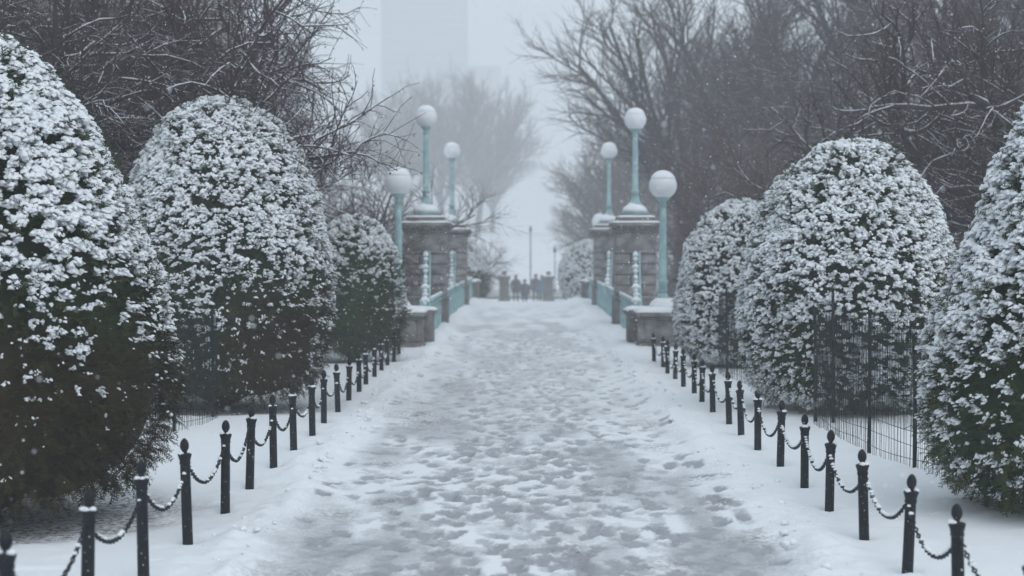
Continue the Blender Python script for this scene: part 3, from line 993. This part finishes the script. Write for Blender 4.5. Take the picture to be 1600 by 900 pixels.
def susp(label, A, B, seed):
    A = np.array(A, float); B = np.array(B, float)
    root = thing('suspension_chain', label, 'chain', tuple(A), 0, 'suspension chains of the bridge')
    t = np.linspace(0, 1, 25)
    P = A[None] * (1 - t[:, None]) + B[None] * t[:, None]
    P[:, 2] -= .10 * np.sin(t * math.pi) * np.linalg.norm(B - A) * .25
    P = P - A
    mb = MB(); mb.tube(P, .034, 8); mb.tube(P + np.array([.09, 0, 0]), .022, 6)
    mb.build('rod', M['teal'], root, True)
    mb = MB()
    D = B - A
    kn = P[2::4]
    for p in kn: mb.lathe([(.03, -.07), (.06, -.03), (.06, .03), (.03, .07)], 8, tuple(p))
    o = mb.build('knuckles', M['teal'], root, True); o['kind'] = 'stuff'
    snow_bits('snow', np.concatenate([kn + (0, 0, .06), P[1::2] + (0, 0, .03)]), np.concatenate([np.full(len(kn), .07), np.full(len(P[1::2]), .042)]) * np.random.default_rng(seed).uniform(.55, 1.3, len(kn) + len(P[1::2])), root, seed)

YP, Y1, Y2, YF = 32.0, 40.5, 53.9, 61.2
HS = 2.36
def bxc(y): return (829 - VPX) / FPX * y
sides = [(-1, 'under the overhanging twigs', 'beside the small browned yew'), (1, 'clear of any twigs', 'beside the bollards and the small pale yew')]
for s, tw, by in sides:
    X0 = bxc(YP) + s * HS; X1 = bxc(Y1) + s * HS; X2 = bxc(Y2) + s * HS; X3 = bxc(YF) + s * HS
    side_word = 'twisted tree side' if s < 0 else 'snowier yew side'
    pedestal('low granite lamp pedestal capped with snow ' + by, X0, YP, s, 10 + s)
    lamp('short teal lamp with large snow capped globe %s, on low pedestal' % ('crossed by twigs' if s < 0 else 'free of twigs'), X0, YP, .70, 2.98 if s < 0 else 2.92, .25, False, 20 + s)
    pier('tall granite pier with stepped cap at the near bridge end, ' + side_word, X1, Y1, 30 + s, s)
    lamp('highest globe lamp on the nearer tall granite pier, ' + side_word, X1, Y1, 2.58, 4.76 if s < 0 else 4.70, .25, True, 40 + s)
    pier('second tall granite pier across the bridge span, ' + side_word, X2, Y2, 50 + s, s)
    lamp('globe lamp on the second tall granite pier, ' + side_word, X2, Y2, 2.58, 4.72, .25, True, 60 + s)
    pedestal('far low granite pedestal at the end of the bridge, ' + side_word, X3, YF, s, 70 + s)
    lamp('low far globe lamp peeping out beside the second pier, ' + side_word, X3, YF, .70, 2.70, .27, False, 80 + s)
    ir = .36
    railing('teal lattice railing from the lamp pedestal to the nearer pier, ' + side_word, YP + .95, Y1 - .45, X0 - s * ir, X1 - s * ir, 1)
    railing('teal lattice railing along the span between the tall piers, ' + side_word, Y1 + .48, Y2 - .48, X1 - s * ir, X2 - s * ir, 2)
    railing('teal lattice railing past the second pier, ' + side_word, Y2 + .48, YF - .45, X2 - s * ir, X3 - s * ir, 3)
    susp('snow beaded teal chain slanting from the pedestal up to the nearer pier, ' + side_word, (X0 - s * .42, YP + .8, .72), (X1 - s * .02, Y1 - .45, 1.72), 4)
    susp('snow beaded teal chain slanting up to the second pier, ' + side_word, (X1 - s * .36, Y1 + 5.5, .78), (X2 - s * .02, Y2 - .45, 1.72), 5)

# ------------------------------------------------------------------ bare trees
def grow_tree(seed, P):
    """returns polylines per level: dict level -> list of (pts, radii)"""
    rnd = random.Random(seed)
    lv = {}
    tips = []
    def rec(p, d, ln, r, level):
        L = P[level]
        n = L['seg']
        pts = [tuple(p)]; rad = [r]
        dirs = [d.copy()]
        q = p.copy(); dd = d.copy()
        for i in range(n):
            w = L['wig']
            dd = dd + Vector((rnd.gauss(0, w), rnd.gauss(0, w), rnd.gauss(0, w) + L['up'] * (1 if not L.get('arch') else (1 - 2.2 * i / n))))
            dd.normalize()
            q = q + dd * (ln / n)
            if q.z < L.get('zmin', .6) and dd.z < .25: dd.z = abs(dd.z) * .6 + .15; dd.normalize(); q.z = max(q.z, .35)
            pts.append(tuple(q)); rad.append(r * (1 - (1 - L['taper']) * (i + 1) / n)); dirs.append(dd.copy())
        lv.setdefault(level, []).append((pts, rad))
        if level + 1 < len(P):
            C = P[level + 1]
            k = C['n'] if isinstance(C['n'], int) else rnd.randint(*C['n'])
            if level > 0: k = max(1, int(round(k * min(1.3, ln / L['len']))))
            for c in range(k):
                t = C['from'] + (1 - C['from']) * (c + rnd.random()) / k
                f = t * n; i = min(int(f), n - 1); f -= i
                a = Vector(pts[i]); b = Vector(pts[i + 1])
                bp = a.lerp(b, f)
                rr = rad[i] * (1 - f) + rad[i + 1] * f
                bd = dirs[min(i + 1, n)]
                ax = bd.orthogonal().normalized()
                ax = Matrix.Rotation(rnd.random() * 6.283 if level else c * 2.4 + rnd.random() * .7, 3, bd) @ ax
                nd = bd * math.cos(C['ang'] * (.75 + .5 * rnd.random())) + ax * math.sin(C['ang'] * (.75 + .5 * rnd.random()))
                nd.normalize()
                cl = C['len'] * (.65 + .6 * rnd.random()) * (1 - C.get('dim', .35) * t)
                rec(bp, nd, cl, max(.0016, min(rr * .8, C['rad'] * (.7 + .6 * rnd.random()))), level + 1)
        else:
            tips.append((pts, rad))
    rec(Vector((0, 0, -.25)), Vector((rnd.gauss(0, .04), rnd.gauss(0, .04), 1)).normalized(), P[0]['len'], P[0]['rad'], 0)
    return lv, tips

def tree_meshes(seed, P, twigmat, leaves=0, leaf=.02, snow=False, sides=(9, 7, 5, 4, 3, 3)):
    lv, tips = grow_tree(seed, P)
    nl = len(P)
    thick = []; parts = {}
    mb = MB()
    for l in (0, 1):
        groups = {}
        for a, r in lv.get(l, []): groups.setdefault(len(a), []).append((a, r))
        for N, Lp in groups.items():
            V, Q = tube_batch(np.array([x for x, _ in Lp]), np.array([x for _, x in Lp]), sides[l]); mb.add(V, Q)
    parts['trunk'] = mb.mesh('trunk', M['bark'], True)
    mb = MB()
    for l in range(2, nl):
        groups = {}
        for a, r in lv.get(l, []): groups.setdefault(len(a), []).append((a, r))
        for N, Lp in groups.items():
            V, Q = tube_batch(np.array([x for x, _ in Lp]), np.array([x for _, x in Lp]), sides[l]); mb.add(V, Q)
    parts['crown'] = mb.mesh('crown', twigmat, True)
    if leaves:
        rng = np.random.default_rng(seed)
        pos = []
        for a, r in tips:
            A = np.array(a)
            for k in range(leaves):
                t = rng.random() ** .6 * (len(A) - 1); i = min(int(t), len(A) - 2)
                pos.append(A[i] * (1 - t + i) + A[i + 1] * (t - i))
        pos = np.array(pos); n = len(pos)
        pos = pos + rng.normal(0, .008, pos.shape) - np.array([0, 0, .01])
        V0 = np.array([(0, 0, 0), (.5, .32, .12), (1, 0, -.1), (.5, -.32, .1)])
        X = nrm(rng.normal(0, 1, (n, 3)) + np.array([0, 0, -.8])); Z = nrm(rng.normal(0, 1, (n, 3))); Yv = nrm(np.cross(Z, X)); Z = np.cross(X, Yv)
        V, F = place_proto(np.repeat(V0[None], n, 0), np.array([(0, 1, 2), (0, 2, 3)]), pos, X, Yv, Z, leaf * (.6 + .9 * rng.random(n)))
        parts['leaves'] = np_mesh('leaves', V, [F], M['deadleaf'])
    if snow:
        mb = MB()
        for l in range(1, min(4, nl)):
            for a, r in lv.get(l, []):
                A = np.array(a); R = np.array(r)
                d = A[-1] - A[0]
                if abs(d[2]) > .8 * np.linalg.norm(d): continue
                for i in range(len(A) - 2):
                    seg_d = A[i + 2] - A[i]
                    if abs(seg_d[2]) > .6 * np.linalg.norm(seg_d) or noise3(A[i + 1][None] * 2.3, 4)[0] < .30: continue
                    q = A[i:i + 3]; rq = R[i:i + 3]
                    off = q + np.stack([0 * rq, 0 * rq, rq * .72 + .001], 1)
                    V, Q = tube_batch(off[None], (rq * .60 + .0015)[None] * np.array([[.35, 1.0, .35]]), 5); mb.add(V, Q)
        if mb.n: parts['snow'] = mb.mesh('snow', M['snow'], True)
    return parts

# spreading, twisted ornamental tree with drooping fine twigs
P_WEEP = [dict(len=2.0, rad=.22, seg=5, wig=.10, up=.05, taper=.75),
          dict(n=10, len=5.4, rad=.125, seg=9, wig=.19, up=.045, taper=.30, ang=1.05, dim=.15, zmin=1.9, **{'from': .5}),
          dict(n=15, len=2.5, rad=.046, seg=7, wig=.20, up=.02, taper=.35, ang=.85, dim=.25, zmin=2.2, **{'from': .08}),
          dict(n=14, len=1.2, rad=.017, seg=5, wig=.18, up=-.03, taper=.4, ang=.75, dim=.25, zmin=2.2, **{'from': .08}),
          dict(n=13, len=.52, rad=.0068, seg=3, wig=.20, up=-.03, taper=.5, ang=.7, dim=.2, zmin=2.2, **{'from': .06})]
# tall vase tree
P_VASE = [dict(len=5.0, rad=.32, seg=6, wig=.05, up=.05, taper=.7),
          dict(n=9, len=9.0, rad=.19, seg=8, wig=.09, up=.05, taper=.3, ang=.6, dim=.2, **{'from': .4}),
          dict(n=13, len=4.0, rad=.075, seg=6, wig=.12, up=.06, taper=.3, ang=.6, **{'from': .10}),
          dict(n=11, len=1.9, rad=.030, seg=4, wig=.13, up=.06, taper=.35, ang=.6, **{'from': .1}),
          dict(n=8, len=.9, rad=.015, seg=2, wig=.13, up=.04, taper=.5, ang=.55, **{'from': .12})]
# bushy oval tree with twigs to the ground
P_OVAL = [dict(len=6.5, rad=.24, seg=8, wig=.05, up=.05, taper=.35),
          dict(n=22, len=4.6, rad=.09, seg=6, wig=.09, up=.05, taper=.3, ang=.95, dim=.5, zmin=2.6, **{'from': .28}),
          dict(n=12, len=2.1, rad=.040, seg=4, wig=.12, up=.07, taper=.3, ang=.65, zmin=2.8, **{'from': .1}),
          dict(n=9, len=1.1, rad=.020, seg=3, wig=.13, up=.06, taper=.4, ang=.6, **{'from': .1}),
          dict(n=6, len=.6, rad=.012, seg=2, wig=.13, up=.04, taper=.5, ang=.55, **{'from': .1})]
# multi-stem brushy shrub tree
P_BRUSH = [dict(len=.7, rad=.11, seg=3, wig=.05, up=.02, taper=.8),
           dict(n=15, len=3.3, rad=.052, seg=7, wig=.12, up=.03, taper=.35, ang=.8, dim=.1, **{'from': .3}),
           dict(n=11, len=1.6, rad=.022, seg=5, wig=.14, up=.03, taper=.35, ang=.6, **{'from': .15}),
           dict(n=9, len=.85, rad=.0115, seg=3, wig=.15, up=.0, taper=.4, ang=.65, **{'from': .1}),
           dict(n=7, len=.42, rad=.0075, seg=2, wig=.15, up=.0, taper=.5, ang=.6, **{'from': .1})]

TM = {
    'weep': tree_meshes(21, P_WEEP, M['twig'], leaves=3, leaf=.026, snow=True),
    'weep2': tree_meshes(34, P_WEEP, M['twig'], snow=True),
    'vase2': tree_meshes(17, P_VASE, M['twig'], snow=False),
    'vase': tree_meshes(5, P_VASE, M['twig'], snow=False),
    'oval': tree_meshes(9, P_OVAL, M['twig_red']),
    'brush': tree_meshes(13, P_BRUSH, M['twig_red']),
}
def tree(kind, name, label, x, y, s, rz, group, sz=None, z=None):
    root = thing(name, label, 'tree', (x, y, float(zprof(y)) if z is None else z), rz, group, (s, s, sz or s))
    for nm, me in TM[kind].items():
        o = link(nm, me, root)
        if nm in ('leaves', 'snow'): o['kind'] = 'stuff'
    return root
def at(px, d): return (px - VPX) / FPX * d

G1 = 'bare trees behind the yews'
tree('weep', 'bare_tree', 'dark twisted bare tree with snowy limbs and withered leaves arching above the domed yew', -6.6, 24.0, 1.0, 3.12, G1, 1.25)
tree('weep2', 'bare_tree', 'gnarled bare tree standing behind the large dark cone yew', -8.3, 27.5, 1.0, 0.0, G1, 1.1)
tree('weep', 'bare_tree', 'dense bare tree filling the space before the tan building', -9.4, 34, 1.3, 3.0, G1)
tree('weep2', 'bare_tree', 'bare tree with drooping brown twigs behind the lamp crossed by twigs', -7.5, 37, 1.0, 0.1, G1)
tree('brush', 'brushy_tree', 'low brushy bare tree behind the small browned yew', -5.0, 43, 1.3, .6, 'brushy bare trees', 1.15)
tree('weep', 'bare_tree', 'gnarled dark bare tree with snowy bent limb behind the fully snowed cone yew', at(1620, 27), 27, .85, 0.0, G1, 1.1)
for i, (px, d, s, rz, lab) in enumerate([
        (1085, 76, 1.05, .3, 'tall bare tree with forked trunk rising above the unobscured lamp'),
        (1228, 68, 1.0, 1.7, 'tall bare tree rising straight behind the widest yew crown'),
        (1460, 58, 1.0, 4.4, 'tall dark bare tree towering behind the gnarled snowy limbed tree'),
        (1590, 52, 1.0, 5.6, 'tall dark bare tree towering over the fully snowed cone yew'),
        (1150, 98, 1.1, 2.2, 'misty tall bare tree between the forked tree and the straight tree'),
        (1600, 96, 1.25, 2.6, 'misty tall bare tree at the outer end of the grove')]):
    tree('vase' if i % 2 == 0 else 'vase2', 'tall_bare_tree', lab, at(px, d), d, s, rz, 'tall bare trees beyond the lagoon')
for i, (px, d, s, sz, rz, lab) in enumerate([
        (935, 140, 1.3, 1.25, .2, 'hazy bushy bare tree whose twigs sweep low beside the open snowfield'),
        (1000, 118, 1.4, 1.45, 1.9, 'bushy reddish bare tree behind the tallest pair of clear lamps'),
        (1060, 128, 1.6, 1.8, 3.3, 'large bushy bare tree behind the forked tall tree')]):
    tree('oval', 'bushy_bare_tree', lab, at(px, d), d, s, rz, 'bushy bare trees past the bridge', sz)
for i, (px, d, s, rz, lab) in enumerate([
        (1180, 50, 1.25, .5, 'reddish brushy bare shrub tree above the small pale yew'),
        (1270, 46, 1.3, 2.0, 'reddish brushy bare shrub tree behind the widest yew'),
        (1560, 38, 1.3, .9, 'dark brushy shrub tree tangled behind the gnarled tree')]):
    tree('brush', 'brushy_tree', lab, at(px, d), d, s, rz, 'brushy bare trees')
tree('brush', 'brushy_tree', 'hazy rounded bare tree past the second pier beside the snowfield', at(690, 104), 104, 1.35, 1.0, 'hazy trees past the bridge', 1.3)
tree('brush', 'brushy_tree', 'hazy low bare tree behind the piers on the twisted tree side', at(610, 92), 92, 1.6, 2.7, 'hazy trees past the bridge', 1.4)
tree('brush', 'brushy_tree', 'hazy low bare tree behind the piers on the snowier yew side', at(1040, 84), 84, 1.4, 4.1, 'hazy trees past the bridge', 1.15)
for px, d, s, sz, rz, lab in [(690, 262, 1.6, 1.75, .4, 'very faint tall tree in the mist in front of the tower'),
                              (745, 270, 1.5, 1.8, 2.0, 'very faint tall tree in the mist right against the tower edge'),
                              (770, 300, 1.4, 1.4, 3.6, 'very faint tree in the mist above the snowfield'),
                              (635, 255, 1.5, 1.6, 5.0, 'very faint tall tree in the mist behind the crossed lamp')]:
    tree('vase', 'misty_tree', lab, at(px, d), d, s, rz, 'faint trees in the mist', sz)

# ------------------------------------------------------------------ buildings
def tan_building():
    x0, x1, y0, y1, H = -31, -14.2, 74, 92, 17
    root = thing('stone_building', 'tan stone building glimpsed through the twisted branches', 'building', (x0, y0, 0))
    mb = MB(); mb.box((0, 0, -1), (x1 - x0, y1 - y0, H), 0); mb.build('wall', M['tan'], root)
    mb = MB(); mb.box((-.3, -.35, H - .6), (x1 - x0 + .3, y1 - y0 + .3, H + .3), .08); mb.build('cornice', M['trim'], root)
    fr = MB(); fr.box((-.75, -.10, -.15), (.75, .02, 0)); fr.box((-.75, -.08, 2.1), (.75, .02, 2.3)); fr.box((-.75, -.06, 0), (-.62, .02, 2.1)); fr.box((.62, -.06, 0), (.75, .02, 2.1)); fr.box((-.62, -.04, 1.02), (.62, .02, 1.10))
    frm = fr.mesh('window', M['trim'])
    pn = MB(); pn.box((-.62, -.025, 0), (.62, -.006, 2.1)); pnm = pn.mesh('pane', M['pane'])
    for j in range(4):
        for i in range(6):
            w = link('window', frm, root, (1.6 + i * 2.75, 0, 1.4 + j * 3.9)); link('pane', pnm, w)
        for i in range(5):
            w = link('window', frm, root, (x1 - x0, 2.0 + i * 3.5, 1.4 + j * 3.9), (0, 0, math.pi / 2)); link('pane', pnm, w)
tan_building()
def tower():
    d = 640
    xa, xb = at(596, d), at(729, d)
    root = thing('office_tower', 'ghostly grey tower block almost lost in the snowfall', 'building', (xa, d, 0))
    w = xb - xa; H = 138
    mb = MB(); mb.box((0, 0, 0), (w, 22, H), .2); mb.build('shaft', M['tower'], root)
    mb = MB(); mb.box((w * .2, 4, H), (w * .8, 18, H + 5), .2); mb.build('roof_plant', M['tower'], root)
    mb = MB()
    for k in range(36): mb.box((-.08, -.08, 3.6 + k * 3.7), (w + .08, .0, 5.2 + k * 3.7))
    o = mb.build('window_bands', M['tower_glass'], root); o['kind'] = 'stuff'
    xa2, xb2 = at(728, 700), at(782, 700)
    root = thing('low_block', 'ghostly lower block beside the tower in the mist', 'building', (xa2, 700, 0))
    mb = MB(); mb.box((0, 0, 0), (xb2 - xa2, 18, 72), .2); mb.build('wall', M['tower'], root)
    mb = MB(); mb.box((-.3, -.3, 72), (xb2 - xa2 + .3, 18.3, 72.8), .1); mb.build('parapet', M['tower'], root)
tower()

# ------------------------------------------------------------------ far end of the walk: gate posts, poles, sign, people
def gate_post(label, px, d):
    z = float(zprof(d))
    root = thing('gate_post', label, 'gate post', (at(px, d), d, z), 0, 'gate posts at the far end of the walk')
    mb = MB(); mb.box((-.34, -.34, -.2), (.34, .34, .75), .03); mb.build('base', M['stone_dark'], root)
    mb = MB(); mb.box((-.29, -.29, .74), (.29, .29, 1.75), .03); mb.build('shaft', M['stone_dark'], root)
    mb = MB(); mb.box((-.38, -.38, 1.74), (.38, .38, 1.90), .04); mb.build('cap', M['stone_dark'], root)
    mb = MB(); mb.lathe([(.10, 1.89), (.07, 1.97), (.13, 2.03), (.15, 2.10), (.10, 2.17), (.03, 2.2)], 12); mb.build('urn', M['stone_dark'], root, True)
    mb = MB(); snow_slab(mb, -.38, .38, -.38, .38, 1.902, .06, np.random.default_rng(1)); mb.build('snow', M['snow'], root, True)
gate_post('dark stone gate post past the bridge, beside the dark bottomed distant yew', 788, 106)
gate_post('dark stone gate post past the bridge, beside the blue coated walker', 857, 106)
def pole(name, label, px, d, top, r=.06, sign=False):
    z = float(zprof(d))
    root = thing(name, label, 'pole' if not sign else 'sign', (at(px, d), d, z))
    mb = MB(); mb.lathe([(r * 2, -.3), (r * 2, .3), (r, .5), (r * .8, top)], 10); mb.build('shaft', M['iron'], root, True)
    if sign:
        mb = MB(); mb.box((-.28, -.05, top - .75), (.28, -.02, top - .05), .005); mb.build('panel', M['yellow'], root)
    else:
        mb = MB(); mb.lathe([(.03, top), (.10, top + .05), (.12, top + .25), (.08, top + .42), (.02, top + .58)], 10); mb.build('lantern', M['iron'], root, True)
pole('street_pole', 'slim pole standing alone against the bright snowfield', 829, 152, 4.9, .06)
pole('street_pole', 'short slim pole beside the distant white yew', 867, 140, 3.2, .045)
pole('post_sign', 'small yellowish sign on a post by the distant white yew', 884, 118, 2.6, .05, True)

def person(label, px, d, h, coat, seed, stride=.18, rz=0.0):
    rnd = random.Random(seed)
    z = float(zprof(d))
    root = thing('person', label, 'person', (at(px, d), d, z), rz, 'walkers at the far end')
    k = h / 1.72
    def skin(name, verts, edges, rad, m, root_i=0):
        me = bpy.data.meshes.new(name)
        me.from_pydata([tuple(c * k for c in v) for v in verts], edges, [])
        o = link(name, me, root)
        me.materials.append(m)
        md = o.modifiers.new('skin', 'SKIN'); md.use_smooth_shade = True
        for i, r in enumerate(rad):
            me.skin_vertices[0].data[i].radius = (r[0] * k, r[1] * k) if isinstance(r, tuple) else (r * k, r * k)
            me.skin_vertices[0].data[i].use_root = (i == root_i)
        sb = o.modifiers.new('sub', 'SUBSURF'); sb.levels = 1; sb.render_levels = 1
        return o
    s = stride
    skin('body', [(0, 0, .92), (0, 0, 1.15), (0, 0, 1.40), (0, 0, 1.50), (0, -.01, 1.58), (0, -.01, 1.70),
                  (.10, 0, .86), (.11, s * .6, .47), (.11, s * .8, .08), (.11, s * .8 - .14, .03),
                  (-.10, 0, .86), (-.11, -s * .4, .47), (-.11, -s, .08), (-.11, -s - .14, .03),
                  (.20, 0, 1.40), (.27, .04, 1.12), (.26, -.06, .86), (.25, -.09, .77),
                  (-.20, 0, 1.40), (-.27, -.04, 1.12), (-.26, -.14, .88), (-.25, -.17, .79)],
         [(0, 1), (1, 2), (2, 3), (3, 4), (4, 5), (0, 6), (6, 7), (7, 8), (8, 9), (0, 10), (10, 11), (11, 12), (12, 13),
          (2, 14), (14, 15), (15, 16), (16, 17), (2, 18), (18, 19), (19, 20), (20, 21)],
         [(.16, .11), (.15, .10), (.17, .11), .06, .085, .07, .09, .065, .045, .04, .09, .065, .045, .04, .065, .05, .04, .035, .065, .05, .04, .035], M['trousers'])
    mb = MB()
    def ell(prof, c=(0, 0)):
        V = []; Q = []; n = 14
        for rx, ry, zz in prof:
            for i in range(n):
                t = 2 * math.pi * i / n
                V.append(((c[0] + rx * math.cos(t)) * k, (c[1] + ry * math.sin(t)) * k, zz * k))
        for a in range(len(prof) - 1):
            for i in range(n): Q.append((a * n + i, a * n + (i + 1) % n, (a + 1) * n + (i + 1) % n, (a + 1) * n + i))
        mb.add(V, Q)
    ell([(.25, .20, .68), (.235, .19, .85), (.20, .155, 1.05), (.22, .16, 1.25), (.235, .15, 1.38), (.17, .12, 1.46), (.09, .09, 1.53)])
    for sx in (1, -1):
        mb.tube(np.array([(sx * .19, 0, 1.42), (sx * .275, sx * .04, 1.14), (sx * .265, -.10 + sx * .04, .87)]) * k, np.array([.085, .070, .058]) * k, 9)
    mb.build('coat', coat, root, True)
    mb = MB()
    mb.lathe([(.105 * k, 1.60 * k), (.112 * k, 1.66 * k), (.10 * k, 1.74 * k), (.05 * k, 1.785 * k)], 12); mb.build('hat', M['coat_dark'], root, True)
    mb = MB()
    mb.lathe([(.03 * k, 1.50 * k), (.075 * k, 1.535 * k), (.092 * k, 1.60 * k), (.09 * k, 1.63 * k)], 12, (0, -.02, 0)); mb.build('face', M['skin'], root, True)
person('walker in a dark coat with arms at sides, beyond the bridge crest', 806, 116, 1.78, M['coat_dark'], 1, .16)
person('smaller walker in navy coat beside the dark coated walker', 820, 109, 1.62, M['coat_navy'], 2, .2, .1)
person('walker in brown coat near the slim pole beyond the bridge', 837, 118, 1.80, M['coat_brown'], 3, .12, -.1)
person('walker in blue coat next to the far gate post', 847, 112, 1.82, M['coat_blue'], 4, .15, .2)

# ------------------------------------------------------------------ falling snow and haze
def flakes():
    rng = np.random.default_rng(99)
    n = 42000
    pos = np.stack([rng.uniform(-9, 9, n), rng.uniform(4.5, 40, n), rng.uniform(.05, 7.5, n)], 1)
    V0 = np.array([(1, 0, 0), (-1, 0, 0), (0, 1, 0), (0, -1, 0), (0, 0, 1), (0, 0, -1)], float)
    F0 = np.array([(0, 2, 4), (2, 1, 4), (1, 3, 4), (3, 0, 4), (2, 0, 5), (1, 2, 5), (3, 1, 5), (0, 3, 5)])
    X = nrm(rng.normal(0, 1, (n, 3))); Z = nrm(rng.normal(0, 1, (n, 3))); Yv = nrm(np.cross(Z, X)); Z = np.cross(X, Yv)
    V, F = place_proto(np.repeat(V0[None], n, 0), F0, pos, X, Yv, Z, .0026 + .0042 * rng.random(n) ** 2)
    o = link('falling_snow', np_mesh('falling_snow', V, [F], M['snow'])); o['kind'] = 'stuff'
    o['label'] = 'fine snowflakes falling through the air along the walk'; o['category'] = 'snow'
flakes()

hz = bpy.data.materials.new('haze'); hz.use_nodes = True
t = hz.node_tree; t.nodes.clear()
oo = t.nodes.new('ShaderNodeOutputMaterial'); pv = t.nodes.new('ShaderNodeVolumePrincipled')
pv.inputs['Color'].default_value = (0.985, 0.99, 1.0, 1)
pv.inputs['Density'].default_value = 0.0034
pv.inputs['Anisotropy'].default_value = 0.35
t.links.new(pv.outputs[0], oo.inputs['Volume'])
mb = MB(); mb.box((-950, -60, -4.5), (950, 1550, 148)); o = mb.build('haze', hz); o['kind'] = 'stuff'
o['label'] = 'pale snow haze filling the air over the whole garden'; o['category'] = 'haze'
